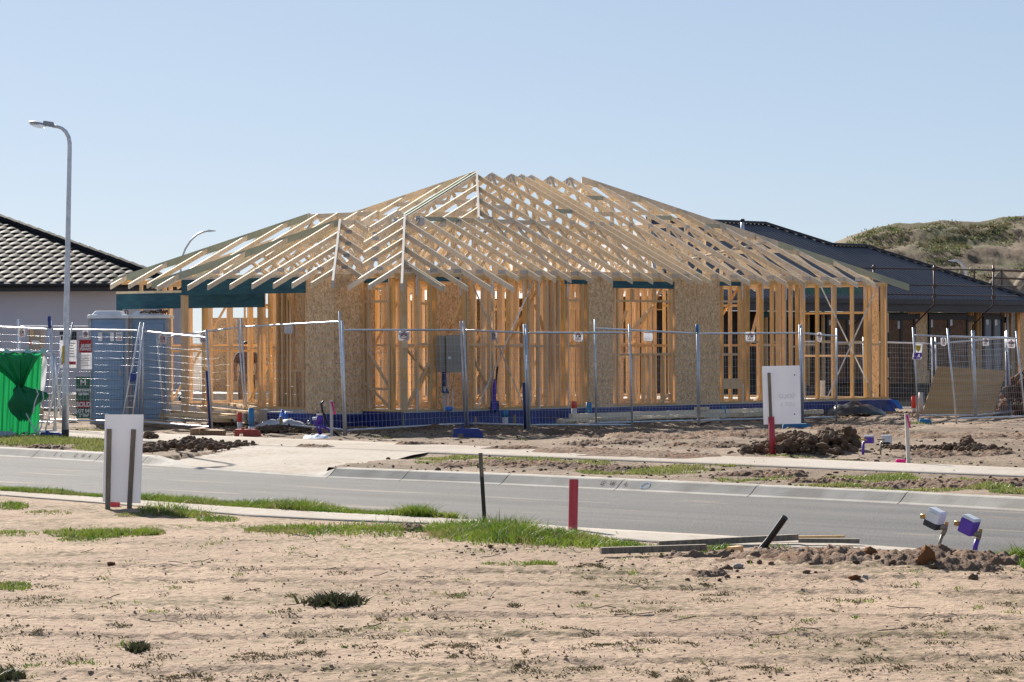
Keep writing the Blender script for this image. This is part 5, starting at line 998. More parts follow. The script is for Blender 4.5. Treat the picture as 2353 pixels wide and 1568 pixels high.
# ================================================================== PORTABLE TOILETS
def loo(label, x0, x1, Y, yt, yb, dirt=False):
    s = Y / F; a, b = at(x0, yb, Y), at(x1, yb, Y); w = b.x - a.x; z0 = 0.0; zt = at(x0, yt, Y).z; t = thing('portable_toilet', label, 'portable toilet', ((a.x + b.x) / 2, Y, 0), 0.0, 'blue portable toilets')
    B = lambda nm, m, *q, **kw: MB().box(*q).build(nm, m, t, local=True, **kw)
    h = w / 2; dp = 0.95; zc = zt - 0.13
    B('skid', 'loogrey', -h + .03, h - .03, 0.02, dp, 0.0, .12)
    mb = MB(); mb.box(-h + .05, h - .05, .03, dp, .12, zc); mb.build('body', 'loo', t, local=True, bevel=.02)
    for sx in (-1, 1): B('corner_trim', 'loogrey', sx * (h - .035) - .03, sx * (h - .035) + .03, 0.0, .06, .12, zc)
    mb = MB(); mb.box(-h + .11, h - .11, 0.012, .05, .2, zc - .1); d = mb.build('door', 'loo', t, local=True, bevel=.015)
    for k in range(6): MB().box(-h + .15, h - .15, -.004, .02, .32 + k * .2, .40 + k * .2).build('door_rib', 'loo', d, local=True, bevel=.02)
    MB().prism([(-.2, .004, zc - .2), (-.12, .004, zc - .29), (0, .004, zc - .32), (.12, .004, zc - .29), (.2, .004, zc - .2), (.12, .004, zc - .23), (-.12, .004, zc - .23)], (0, .02, 0)).build('grille', 'loogrey', d, local=True)
    MB().box(h - .2, h - .15, -.01, .015, 1.0, 1.14).build('latch', 'loogrey', d, local=True)
    mb = MB(); mb.hexa([(-h - .02, -.05, zc), (h + .02, -.05, zc), (h + .02, dp + .03, zc), (-h - .02, dp + .03, zc)], [(-h + .0, -.02, zt - .05), (h - .0, -.02, zt - .05), (h, dp, zt - .05), (-h, dp, zt - .05)]); r = mb.build('roof', 'whitep', t, local=True, bevel=.02)
    mb = MB(); mb.hexa([(-h + .06, .05, zt - .052), (h - .12, .05, zt - .052), (h - .12, dp - .1, zt - .052), (-h + .06, dp - .1, zt - .052)], [(-h + .14, .12, zt + .03), (h - .2, .12, zt + .03), (h - .2, dp - .2, zt + .03), (-h + .14, dp - .2, zt + .03)]); mb.build('roof_panel', 'whitep', r, local=True, bevel=.015)
    MB().tube([(h - .08, .15, zt - .04), (h - .09, .15, zt + .03), (h - .06, .15, zt + .05), (h - .03, .15, zt + .02), (h - .03, .15, zt - .05)], .012, 6).build('lifting_ring', 'scaf', r, local=True)
    return t, zt
t1, zt1 = loo('blue portable toilet nearest the estate sign, with white roof and stuck-on notices', 203, 296, 61.6, 718, 984)
t2, zt2 = loo('blue portable toilet nearest the porch, with dirt heaped on its roof', 296.5, 388, 61.75, 718, 984)
for x0, x1, m in ((226, 235, 'whitep'), (253, 262, 'whitep'), (266, 281, 'whitep')): MB().add([at(x0, 784, 61.55), at(x1, 784, 61.55), at(x1, 764, 61.55), at(x0, 764, 61.55)], [(0, 1, 2, 3)]).build('notice', m, t1)
text('lettering', 'HIRE', 7 * 61.6 / F, 'signblue', t1, upright(at(273.5, 770, 61.52)), squeeze=.8); text('lettering', '9720', 7 * 61.6 / F, 'signred', t1, upright(at(273.5, 779, 61.52)), squeeze=.8)
g = np.random.default_rng(3); c = at(350, 720, 62.0); n = 420; V, Fc = lumps(np.stack([c.x + .04 + g.uniform(-.26, .24, n), 62.0 + g.normal(0, .12, n), zt2 - .01 + np.abs(g.normal(0, .02, n))], -1), g.uniform(.01, .028, n), ICO1, .3, .8, 2); o = np_mesh('dirt_heap', V, Fc, 'bark'); tag(o, 'scatter of dark dirt on the white roof of the right toilet', 'dirt')

# ================================================================== HOUSE ON THE LEFT
YL_ = 78.0; eL, eR = at(-420, 655, YL_), at(420, 657, YL_); ze = eL.z - .02
hl = thing('house', 'finished pale rendered house with charcoal tiled hip roof behind the toilets', 'house', (-14, YL_, 0))
xr = at(402, 655, YL_).x; xl = -24.0
MB().box(xl, xr - .55, YL_ + .55, YL_ + 9, 0, ze - .1).build('wall', 'render', hl)
MB().box(xl - .1, xr, YL_ - .02, YL_ + .02, ze - .17, ze + .0).build('fascia', 'fascia', hl); MB().box(xl - .1, xr - .05, YL_ + .02, YL_ + .56, ze - .16, ze - .13).build('soffit', 'fascia', hl)
MB().tube([(xl - .1, YL_ - .06, ze + .0), (xr, YL_ - .06, ze)], .06, 8).build('gutter', 'fascia', hl)
cols = np.arange(xl, xr + .01, .025); pitch = .345; vs, fs = [], []; row = .345; nr = 17
for r in range(nr):
    y0, y1 = r * row, (r + 1) * row + .03; st = (r % 2) * .075
    xs = cols[cols < xr - r * row * 1.0 + .05]; k0 = len(vs)
    wv = .022 * np.abs(np.sin((xs + st * 2) * PI / .30)) 
    for x, q in zip(xs, wv):
        for (yy, dz) in ((y0 - .0, -.012), (y0, .03 + q), (y0 + .02, .036 + q), (y1, .012 + q)): vs.append((x, YL_ - .04 + yy, ze + .03 + yy * pitch + dz))
    for i in range(len(xs) - 1):
        for j in range(3): fs.append((k0 + i * 4 + j, k0 + (i + 1) * 4 + j, k0 + (i + 1) * 4 + j + 1, k0 + i * 4 + j + 1))
rf = np_mesh('roof', np.array(vs), np.array(fs), 'tile', hl); rf.matrix_parent_inverse = MW[hl].inverted()
k = nr * row; MB().add([(xl, YL_ + k, ze + k * pitch), (xr - k, YL_ + k, ze + k * pitch), (xr, YL_ + 10, ze), (xl, YL_ + 10, ze)], [(0, 1, 2, 3)]).add([(xr, YL_, ze), (xr, YL_ + 10, ze), (xr - k, YL_ + k, ze + k * pitch)], [(0, 1, 2)]).build('roof', 'tile', hl)
a, b = Vector((xr + .03, YL_ - .05, ze + .06)), Vector((xr - k, YL_ + k, ze + k * pitch + .08)); nc = 18
for i in range(nc):
    p, q = a.lerp(b, i / nc), a.lerp(b, (i + 1.08) / nc); MB().tube([p, q], [.10, .125], 8).build('ridge_tile', 'tile', hl)
# bare slab and half-built wall beyond the garage
sx0, sx1 = at(150, 900, 70).x, at(640, 900, 70).x
o = MB().box(sx0, sx1, 70.5, 75, 0, .48).build('concrete_slab', 'slab', loc=(sx0, 70.5, 0)); tag(o, 'long bare concrete slab of the next lot behind the porch', 'slab')
nf = thing('timber_building', 'half built timber wall frame standing far behind the porch opening', 'timber frame', (at(470, 900, 74).x, 74, .48)); x0, x1 = at(478, 900, 74).x, at(640, 900, 74).x
MB().box(x0, x1, 74, 74.09, .48, .525).build('bottom_plate', 'wall', nf); MB().box(x0, x1, 74, 74.09, 3.1, 3.19).build('top_plate', 'wall', nf)
for x in np.arange(x0 + .05, x1, .42): MB().box(x, x + .045, 74.002, 74.088, .525, 3.1).build('stud', 'wall', nf)
MB().box(x0, x1, 74.1, 74.11, .525, 2.3).build('strand_board', 'osb', nf)
bx0, bx1 = at(640, 800, 86).x, at(1560, 800, 86).x; nf = thing('timber_building', 'strand board clad timber frame of another house glimpsed through the studs', 'timber frame', ((bx0 + bx1) / 2, 86, 0)); MB().box(bx0, bx1, 86.1, 86.2, 0, 3.05).build('strand_board', 'osb', nf); MB().box(bx0, bx1, 86, 86.09, 3.06, 3.15).build('top_plate', 'wall', nf); MB().box(bx0, bx1, 85.9, 86.2, -.1, .35).build('slab', 'slab', nf)
for x in np.arange(bx0, bx1, .5): MB().box(x, x + .045, 86.0, 86.09, .35, 3.06).build('stud', 'wall', nf)
# stacked cartons at far left
yb = 66.0
for (x0, x1, y0, y1, m, lb) in ((63, 92, 808, 850, 'cabinet', 'lower grey carton of the stack behind the far left fence'), (66, 93, 757, 807, 'cabinet', 'upper grey carton with an orange label behind the far left fence')):
    p = at(x0, y1, yb); q = at(x1, y0, yb); zb_ = 0.0 if y1 > 830 else at(x0, 807.5, yb).z; t = thing('carton', lb, 'carton', ((p.x + q.x) / 2, yb, zb_)); MB().box(p.x, q.x, yb, yb + .5, zb_, q.z if y1 < 830 else at(0, 808, yb).z).build('body', m, t, bevel=.01)
    if y1 < 830: MB().add([at(67, 792, yb - .01), at(90, 792, yb - .01), at(90, 783, yb - .01), at(67, 783, yb - .01)], [(0, 1, 2, 3)]).build('label', 'whitep', t); MB().add([at(67, 792, yb - .015), at(72, 792, yb - .015), at(72, 783, yb - .015), at(67, 783, yb - .015)], [(0, 1, 2, 3)]).build('label', 'orange', t); MB().box(p.x + .03, q.x - .15, yb - .02, yb, at(0, 775, yb).z, q.z).build('timber_slat', 'stud', t)

# ================================================================== HOUSE ON THE RIGHT
Q = Vector((10.5, 83.8)); hr = thing('house', 'half clad house with charcoal sheet metal hip roof behind the timber frame', 'house', (Q.x, Q.y, 0), HA)
def qw(t, w): return Vector((Q.x + t * cA - w * sA, Q.y + t * sA + w * cA))
def t_of(px, w=0.45, py=780):
    k = lev(px, py)[0] / F; return (k * (Q.y + w * cA) - Q.x + w * sA) / (cA - k * sA)
def zq(px, py, w=0.45): p = qw(t_of(px, w), w); return CAMH - lev(px, py)[1] * p.y / F
ZG, RS = 2.85, 0.45
def wmax(t):
    a = min(5.0, t + 9.5, 5.85 - t); b = min(3.6, 7.45 - t, t + 3); return max(a, b, 0)
tt = np.arange(-9.48, 7.44, .038); vs = []
for i, x in enumerate(tt):
    m_ = i % 5; dz = .028 if m_ in (0, 1) else 0.0; wm = wmax(x); vs += [(x, -.05, ZG + dz - .02), (x, wm, ZG + RS * wm + dz)]
fs = [(2 * i, 2 * i + 2, 2 * i + 3, 2 * i + 1) for i in range(len(tt) - 1)]
MBR = MB(); MBR.v = vs; MBR.f = fs; roof = MBR.build('roof', 'metalroof', hr, local=True)
MB().add([(-9.5, 0, ZG), (-4.5, 5, ZG + 5 * RS), (.85, 5, ZG + 5 * RS), (5.85, 10, ZG), (-9.5, 10, ZG)], [(1, 2, 3, 4), (0, 1, 4)]).add([(.85, 5, ZG + 5 * RS), (2.25, 3.6, ZG + 3.6 * RS), (3.85, 3.6, ZG + 3.6 * RS), (7.45, 7.2, ZG), (7.45, 0, ZG), (5.85, 10, ZG)], [(0, 1, 2, 3, 5), (2, 4, 3)]).build('roof', 'metalroof', hr, local=True)
for p, q in (((-4.5, 5), (.85, 5)), ((.85, 5), (2.25, 3.6)), ((2.25, 3.6), (3.85, 3.6)), ((3.85, 3.6), (7.45, 0)), ((-9.5, 0), (-4.5, 5))):
    A_, B_ = Vector((*p, ZG + RS * p[1] + .03)), Vector((*q, ZG + RS * q[1] + .03)); MB().bar(A_, B_, .26, .03).tube([A_ + Vector((0, 0, .03)), B_ + Vector((0, 0, .03))], .035, 6).build('ridge_cap', 'gutter', hr, local=True)
MB().box(-9.6, 7.5, -.16, -.04, ZG - .14, ZG - .02).build('gutter', 'gutter', hr, local=True); MB().box(-9.5, 7.45, -.038, .0, ZG - .36, ZG - .06).build('fascia', 'gutter', hr, local=True); MB().box(-9.5, 7.45, .0, .46, ZG - .36, ZG - .34).build('eave_lining', 'stud', hr, local=True)
MB().bar((7.5, -.2, ZG - .08), (7.5, 4.0, ZG + .1), .1, .22).build('barge', 'gutter', hr, local=True)
pz = qw(-1.6, 3.9); p = at(1706, 530, pz.y); MB().tube([p + Vector((0, 0, -.4)), p + Vector((0, 0, .25))], .055).build('flue', 'galv', hr, smooth=True); MB().tube([p + Vector((0, 0, .25)), p + Vector((0, 0, .33))], .065).build('flue_cap', 'black', hr, smooth=True)
WW = .45; zt_ = ZG - .36
MB().box(-9.3, 7.3, WW + .6, WW + .7, 0, zt_).box(-9.3, 7.3, WW - .05, WW + .6, 0, .45).build('wall', 'dark_wood', hr, local=True)  # near-black backing and base: interior shade put in as colour behind the studs
for px in (1745, 1762, 1800, 1840, 1858, 1880, 1893, 1992, 2005, 2020, 2032, 2104, 2128, 2133, 2226, 2231, 2236, 2247, 2254, 2303, 2309, 2324, 2338, 2345): x = t_of(px, WW); MB().box(x, x + .045, WW, WW + .09, .45, zt_).build('stud', 'stud', hr, local=True)
for a, b in ((1745, 1840), (1905, 1985), (2034, 2098), (2131, 2219)): MB().box(t_of(a), t_of(b), WW - .01, WW + .05, zt_ - .17, zt_ - .02).build('lintel', 'lvl', hr, local=True)
for a, b in ((2085, 2130), (2342, 2400)): MB().box(t_of(a), t_of(b), WW - .02, WW - .008, .3, zt_).build('strand_board', 'osb', hr, local=True)
MB().box(t_of(2236), t_of(2342), WW + .02, WW + .06, zq(2290, 785), zq(2290, 781)).build('noggin', 'stud', hr, local=True)
def window(xa, xb, ya, yb, n, m, stick=()):
    a, b = t_of(xa), t_of(xb); z1, z0 = zq((xa + xb) / 2, ya), zq((xa + xb) / 2, yb); mb = MB(); e = .09; y0, y1 = WW - .07, WW + .0
    mb.box(a, b, y0, y1, z1 - e * 1.8, z1).box(a, b, y0, y1, z0, z0 + e).box(a, a + e, y0 + .002, y1 - .002, z0 + e, z1 - e * 1.8).box(b - e, b, y0 + .002, y1 - .002, z0 + e, z1 - e * 1.8)
    for i in range(1, n): c = a + (b - a) * i / n; mb.box(c - .05, c + .05, y0 + .002, y1 - .002, z0 + e, z1 - e * 1.8)
    f = mb.build('window', 'fascia', hr, local=True); MB().box(a + .05, b - .05, y0 + .03, y0 + .04, z0 + .05, z1 - .05).build('pane', m, f, local=True)
    for px, py in stick: x, z = t_of(px), zq(px, py); MB().prism([(x - .06, y0 + .022, z - .12), (x + .06, y0 + .022, z - .1), (x + .05, y0 + .022, z + .12), (x - .07, y0 + .022, z + .1)], (0, .004, 0)).build('sticker', 'whitep', f, local=True)
window(1896, 1990, 722, 880, 2, 'brownpaper', ((1903, 739), (1950, 737))); window(2034, 2100, 722, 900, 2, 'brownpaper', ((2063, 747),)); window(2131, 2222, 722, 850, 2, 'brownpaper', ((2138, 744), (2183, 740))); window(2256, 2301, 722, 865, 2, 'glass', ((2266, 738), (2286, 740)))
for xa, xb, y in ((2100, 2106, 728), (2218, 2232, 733), (2298, 2312, 736)): MB().prism([(t_of(xa), WW - .08, zq(xa, y - 6)), (t_of(xb), WW - .14, zq(xb, y - 8)), (t_of(xb), WW - .12, zq(xb, y + 8)), (t_of(xa), WW - .08, zq(xa, y + 4))], (0, .01, 0)).build('flashing_tape', 'tarp', hr, local=True)
MB().tube([(t_of(2315, .3), .3, zt_), (t_of(2315, .3), .3, 1.0), (t_of(2319, .3), .2, .8)], .035).build('downpipe', 'pvc', hr, local=True, smooth=True)
# edge-protection scaffold on that roof
sc = thing('scaffold', 'dark rusty tube edge protection scaffold along the metal roof eave', 'scaffold', (*qw(0, -.9), 0), HA)
wq = -.7
def sz(px, py): p = qw(t_of(px, wq), wq); return CAMH - lev(px, py)[1] * p.y / F
for (xa, ya, xb, yb) in ((1974, 616, 2340, 622), (2028, 654, 2338, 659), (2028, 676, 2338, 681)):
    a, b = t_of(xa, wq), t_of(xb, wq); a_, b_ = qw(a, wq), qw(b, wq); MB().tube([(a_.x, a_.y, sz(xa, ya)), (b_.x, b_.y, sz(xb, yb))], .020).build('guard_rail', 'scaf', sc, smooth=True)
for px in (2010, 2149, 2285):
    x = t_of(px, wq); p = qw(x, wq + .03); q = qw(x, wq + .75); MB().tube([(p.x, p.y, sz(px, 610)), (p.x, p.y, sz(px, 700)), (q.x, q.y, 2.1), (q.x, q.y, 0)], .026).build('standard', 'scaf', sc, smooth=True)
    for py in (616, 656, 678): z = sz(px, py + (px - 2010) * .018); MB().box(p.x - .05, p.x + .05, p.y - .07, p.y + .03, z - .05, z + .05).build('coupler', 'scaf', sc)
for (xa, ya, xb, yb, Y) in ((2265, 638, 2420, 645, 94), (2240, 620, 2420, 626, 94)): MB().tube([at(xa, ya, Y), at(xb, yb, Y)], .03).build('guard_rail', 'scaf', sc)
for px in (2239, 2302): MB().tube([at(px, 618, 94), at(px, 655, 94), (at(px, 655, 94).x, 94, 0)], .028).build('standard', 'scaf', sc)

# ================================================================== LAMPS
lp = gnd(150, 1010); YY = lp.y; lamp = thing('street_lamp', 'tall grey street lamp with a curved top and black painted foot', 'street lamp', lp)
c = lambda x, y: at(x, y, YY)
MB().tube([c(150, 988), c(151, 900), c(153.5, 700), (c(157, 500)), c(160, 345), c(160, 330), c(157.5, 315), c(151, 303), c(142, 295), c(132, 291.5), c(120, 290)], [.063, .061, .052, .043, .039, .038, .036, .034, .03, .028, .026], 12).build('pole', 'galv', lamp, smooth=True)
MB().tube([lp, c(150, 988)], .066, 12).build('pole_foot', 'black', lamp, smooth=True)
MB().tube([c(146.6, 795) + Vector((0, -.045, 0)), c(146.2, 835) + Vector((0, -.045, 0))], .022, 8).build('pole_label', 'yellow', lamp)
MB().hexa([c(100, 289) + Vector((0, -.1, 0)), c(124, 293) + Vector((0, -.07, 0)), c(124, 293) + Vector((0, .07, 0)), c(100, 289) + Vector((0, .1, 0))], [c(101, 278) + Vector((0, -.09, 0)), c(123, 281) + Vector((0, -.06, 0)), c(123, 281) + Vector((0, .06, 0)), c(101, 278) + Vector((0, .09, 0))]).build('control_housing', 'loogrey', lamp, bevel=.012)
A, B = np.meshgrid(np.linspace(0, 2 * PI, 25), np.linspace(0, PI / 2, 8), indexing='ij')
def dome(nm, up, hgt, m):
    px = 86 + 20.5 * np.cos(A) * np.cos(B); py = 285 + 4.0 * np.cos(A) * np.cos(B) - up * hgt * np.sin(B); y = YY + .15 * np.sin(A) * np.cos(B)
    X = (px - CX) * y / F + ROLL * (py - CY) * y / F; Z = CAMH - ((py - CY) - ROLL * (px - CX)) * y / F; o = grid(nm, X, y, Z, m); o.parent = lamp; o.matrix_parent_inverse = MW[lamp].inverted()
dome('lamp_head', 1, 6.5, 'loogrey')
gm_ = bpy.data.materials.new('clear_bowl'); gm_.use_nodes = True; bs = gm_.node_tree.nodes['Principled BSDF']; bs.inputs['Base Color'].default_value = (.85, .9, .92, 1); bs.inputs['Roughness'].default_value = .15; bs.inputs['Alpha'].default_value = .35; M['bowl'] = gm_
dome('lamp_bowl', -1, 9.5, 'bowl')
MB().tube([c(88, 284), c(70, 283)], .03).build('lamp_tube', 'whitep', lamp)
def far_lamp(label, P, Y, r, flip):
    t = thing('street_lamp', label, 'street lamp', (at(*P[0], Y).x, Y, 0)); b = at(*P[0], Y); MB().tube([(b.x, Y, 0)] + [at(x, y, Y) for x, y in P], [r * 1.3] + [r] * (len(P) - 1) + [r * .7], 8).build('pole', 'galv', t, smooth=True)
    x, y = P[-1]; MB().hexa([at(x, y + 3, Y - .1), at(x + flip * 18, y + 1, Y - .1), at(x + flip * 18, y + 1, Y + .1), at(x, y + 3, Y + .1)], [at(x, y - 3, Y - .1), at(x + flip * 18, y - 1, Y - .1), at(x + flip * 18, y - 1, Y + .1), at(x, y - 3, Y + .1)]).build('lamp_head', 'galv', t)
far_lamp('distant arched street lamp rising behind the garage rafters', [(415, 605), (419, 590), (426, 572), (438, 553), (452, 540), (465, 534), (478, 531)], 110, .036, 1)
far_lamp('distant pale street lamp in front of the grassy bank', [(2221, 640), (2219, 625), (2214, 613), (2206, 604), (2197, 599)], 120, .06, -1)

# ================================================================== SIGNS, STAKES AND METERS IN THE FOREGROUND
def stake(mb, a, b, w=.035): return mb.bar(a, b, w, w, (0, 1, 0))
Y = gnd(285, 1170).y; t = thing('notice_board', 'tall white notice board seen from behind on two weathered stakes', 'sign', gnd(272, 1172)); MB().prism([at(236, 1153, Y + .03), at(323, 1157, Y + .03), at(330, 953, Y + .03), at(241, 953, Y + .03)], (0, .012, 0)).build('board', 'white', t)
for f, tp in (((247, 1174), (251, 986)), ((296, 1178), (307, 987))): a = at(*f, Y); stake(MB(), Vector((a.x, a.y, -.1)), at(*tp, Y), .047).build('stake', 'old_wood', t)
g_ = gnd(262, 1166); tag(MB().tube([g_ - Vector((0, 0, .05)), g_ + Vector((0.01, 0, .06))], .055).build('pipe_stub', 'red', loc=g_), 'low red pipe stub behind the white notice board', 'pipe')
Y = gnd(1115, 1216).y; t = thing('stake', 'thin grey timber stake with a whitened top standing in the grass', 'stake', gnd(1115, 1216)); a, b = at(1115, 1222, Y), at(1104, 1041, Y); stake(MB(), a, a.lerp(b, .70), .036).build('shaft', 'dark_wood', t); stake(MB(), a.lerp(b, .70), b, .0365).build('painted_top', 'old_wood', t)
Y = gnd(1316, 1223).y; p = at(1316, 1228, Y); q = at(1318.5, 1102, Y); t = thing('marker_post', 'short thick red pipe post standing in the lush grass', 'marker post', p); MB().tube([p, p.lerp(q, .33), q], .0415, 20, cap=False).build('pipe', 'red', t, smooth=True); MB().tube([q - Vector((0, 0, .05)), q - Vector((0, 0, .01))], .036, 16).build('pipe_bore', 'hotred', t)
Y = gnd(1728, 1286).y; p, q = at(1725, 1292, Y + .12), at(1804, 1189, Y - .1); t = tag(MB().tube([p, p.lerp(q, .5) + Vector((.01, 0, 0)), q], .026, 10).build('stake', 'black', loc=p), 'black plastic stake leaning right out of the churned soil', 'stake')
def plank(label, pa, pb, w, h, m, z=0.03, lift=0.0, group='loose timbers on the soil'):
    a, b = gnd(*pa), gnd(*pb); za, zb_ = (float(soil_h(np.array([v.x]), np.array([v.y]))[0]) for v in (a, b)); a.z, b.z = za + z + h / 2, zb_ + z + h / 2 + lift; return tag(MB().bar(a, b, w, h).build('timber', m, loc=a), label, 'timber', group)
plank('long weathered beam under the black leaning stake', (1512, 1262), (1832, 1256), .07, .05, 'old_wood', .01, .03); plank('short beam lying nearest in the soil', (1380, 1284), (1622, 1279), .06, .05, 'old_wood', .025, .01); plank('dark beam end lying right of the black stake', (1835, 1259), (1975, 1260), .06, .035, 'old_wood', .03); plank('thin pale batten lying against the kerb', (1738, 1253), (1940, 1250), .03, .02, 'stud', .04); plank('little pale offcut beside the black stake', (1676, 1274), (1702, 1272), .06, .045, 'stud', .02)
def meter(label, bx, by, foot_, px2m, Y, body, lid, wh, pipe_m, base=None, sc=1.0, yaw=38, tilt=16):
    t = thing('water_meter', label, 'water meter', gnd(*foot_) if False else (at(*foot_, Y).x, Y, 0), 0, 'water meters on pipes'); c0 = at(bx, by, Y)
    Rm = Matrix.Translation(c0) @ Matrix.Rotation(math.radians(tilt), 4, 'Y') @ Matrix.Rotation(math.radians(14), 4, 'X') @ Matrix.Rotation(math.radians(-yaw), 4, 'Z'); w, d, h = .064 * sc, .056 * sc, .078 * sc
    def bx_(x0, x1, y0, y1, z0, z1): return [Rm @ Vector(v) for v in ((x0, y0, z0), (x1, y0, z0), (x1, y1, z0), (x0, y1, z0))], [Rm @ Vector(v) for v in ((x0, y0, z1), (x1, y0, z1), (x1, y1, z1), (x0, y1, z1))]
    MB().hexa(*bx_(-w, w, -d, d, -h * .9, h * .72)).build('body', body, t, bevel=.012 * sc)
    mb = MB(); A0, A1 = bx_(-w * 1.04, w * 1.04, -d * 1.04, d * 1.04, h * .70, h * .72); _, A2 = bx_(-w * .9, w * .9, -d * .9, d * .9, 0, h * 1.0); mb.hexa(A0, A2).build('lid', lid, t, bevel=.008 * sc)
    if base: mb = MB(); mb.hexa(*bx_(-w * 1.03, w * 1.03, -d * 1.03, d * 1.03, -h * 1.0, -h * .25)).build('under_casing', base, t, bevel=.01 * sc)
    MB().hexa(*bx_(-w * .25, w * .3, -d * 1.12, -d, h * .5, h * .68)).build('clasp', body, t)
    o_ = Rm @ Vector((-w * .9, -d * .2, -h * .15)); e_ = Rm @ Vector((-w * 1.75, -d * .75, -h * .3)); MB().tube([o_, e_], .019 * sc, 12).build('outlet', 'brass', t, smooth=True); MB().tube([e_, e_ + (e_ - o_).normalized() * .002], .013 * sc, 12).build('outlet_bore', 'black', t)
    i0 = Rm @ Vector((w * .5, d * .1, -h * .6)); i1 = at(bx + 27 * wh, by + 22 * wh, Y); MB().tube([i0, i1], .026 * sc, 10).build('inlet_valve', 'bronze', t, smooth=True); MB().tube([i1 + Vector((-.01, 0, -.01)), i1 + Vector((-.0, 0, .05 * sc))], .014 * sc, 8).build('valve_knob', 'brass', t)
    el = at(bx + 20 * wh, by + 27 * wh, Y); f = at(*foot_, Y); MB().tube([i1 + Vector((-.02 * sc, 0, 0)), el + Vector((.008, 0, .0)), el.lerp(f, .2)], .019 * sc, 10).build('elbow', 'bronze', t, smooth=True); MB().tube([el.lerp(f, .15), el.lerp(f, .6) + Vector((-.004, 0, 0)), Vector((f.x, f.y, -.05))], .0135 * sc if pipe_m != 'purple' else .021 * sc, 10).build('riser', pipe_m, t, smooth=True)
Yn = gnd(2155, 1262).y
meter('white topped water meter with dark base tilted on a bent pipe near the road', 2149, 1192, (2153, 1272), 1, Yn, 'whitep', 'whitep', 1.0, 'bronze', 'darkgrey'); meter('purple water meter with white lid tilted on a purple pipe near the road', 2227, 1208, (2239, 1272), 1, Yn - .15, 'purple', 'whitep', 1.0, 'purple')
def meter_far(label, bx, by, foot_, body, lid, base, pipe):
    f = gnd(*foot_); Y = f.y; t = thing('water_meter', label, 'water meter', f, 0, 'water meters on pipes'); s = Y / F; c0 = at(bx, by, Y); R_ = Matrix.Translation(c0) @ Matrix.Rotation(-.35, 4, 'Z')
    B = lambda x0, x1, z0, z1, dd: ([R_ @ Vector(v) for v in ((x0, -dd, z0), (x1, -dd, z0), (x1, dd, z0), (x0, dd, z0))], [R_ @ Vector(v) for v in ((x0, -dd, z1), (x1, -dd, z1), (x1, dd, z1), (x0, dd, z1))])
    MB().hexa(*B(-.068, .068, -.06, .035, .05)).build('body', body, t, bevel=.012); MB().hexa(*B(-.071, .071, .03, .065, .053)).build('lid', lid, t, bevel=.015)
    if base: MB().hexa(*B(-.06, .06, -.075, -.03, .051)).build('under_casing', base, t, bevel=.01)
    e = at(foot_[0] + 1, by + 9, Y); MB().tube([c0 + Vector((-.05, 0, -.03)), e], .022).build('inlet_valve', 'bronze', t); MB().tube([e + Vector((0, 0, .02)), f - Vector((0, 0, .05))], .02 if pipe == 'purple' else .013).build('riser', pipe, t, smooth=True); MB().bar(e + Vector((-.06, -.03, .06)), e + Vector((.12, -.03, .045)), .02, .02).build('valve_handle', 'yellow' if pipe == 'purple' else 'bronze', t)
meter_far('purple water meter with white lid beside the dark dirt pile across the road', 1997, 1010, (1983, 1044), 'purple', 'whitep', None, 'purple'); meter_far('white water meter right of the dark dirt pile across the road', 2038, 1010, (2023, 1047), 'whitep', 'whitep', 'darkgrey', 'bronze')
# white estate board across the road
Y = gnd(1775, 1046).y; t = thing('estate_board', 'white estate board seen from behind on a stake in a red pipe', 'sign', gnd(1775, 1046)); z = Y + .03
MB().prism([at(1755, 976, z), at(1841, 974, z), at(1838, 840, z), at(1751, 842, z)], (0, .01, 0)).build('board', 'white', t); stake(MB(), at(1771.5, 966, Y), at(1767, 857, Y), .045).build('stake', 'old_wood', t)
MB().tube([at(1776.5, 1050, Y), at(1772, 958, Y)], .046, 16).build('sleeve', 'red', t, smooth=True)
for px, py, s_, hh in ((1808, 911, 'SOLD', 11), (1810, 930, 'LOT 5', 9)): text('lettering', s_, hh * 1.38 * Y / F, 'faintgrey', t, upright(at(px, py, z - .008)) @ Matrix.Diagonal((-1, 1, 1, 1)))
for px, py in ((1826, 862), (1826, 952)): p = at(px, py, z - .003); MB().tube([p, p + Vector((0, -.004, 0))], .011).build('bolt_hole', 'black', t)
# wooden pegs with pink tape
def peg(label, f, tp, w, m='white_wood', tape=True):
    a = gnd(*f); Y = a.y; t = thing('survey_peg', label, 'survey peg', a, 0, 'white pegs with pink tape'); b = at(*tp, Y); stake(MB(), Vector((a.x, Y, -.05)), b, w).build('peg', m, t)
    if tape:
        x, y = tp; mb = MB(); P = [(x - 2, y + 3), (x + 4, y + 4), (x + 5, y + 12), (x + 8, y + 24), (x + 11, y + 32), (x + 7, y + 33), (x + 4, y + 22), (x + 1, y + 11)]
        mb.prism([at(px, py, Y - w / 2 - .012 - .01 * (i % 3)) for i, (px, py) in enumerate(P)], (0, .004, 0)); mb.build('tape', 'pink', t)
peg('whitewashed survey peg with pink tape right of the far water meters', (2088, 1067), (2083, 951), .05); peg('whitewashed survey peg with pink tape before the strand board corner', (762, 1006), (761, 920), .05)
p = gnd(2070, 1066); tag(MB().box(p.x - .06, p.x + .07, p.y, p.y + .1, .0, .06).build('marker_block', 'pink', loc=p, bevel=.01), 'small hot pink painted block beside the footpath', 'marker')

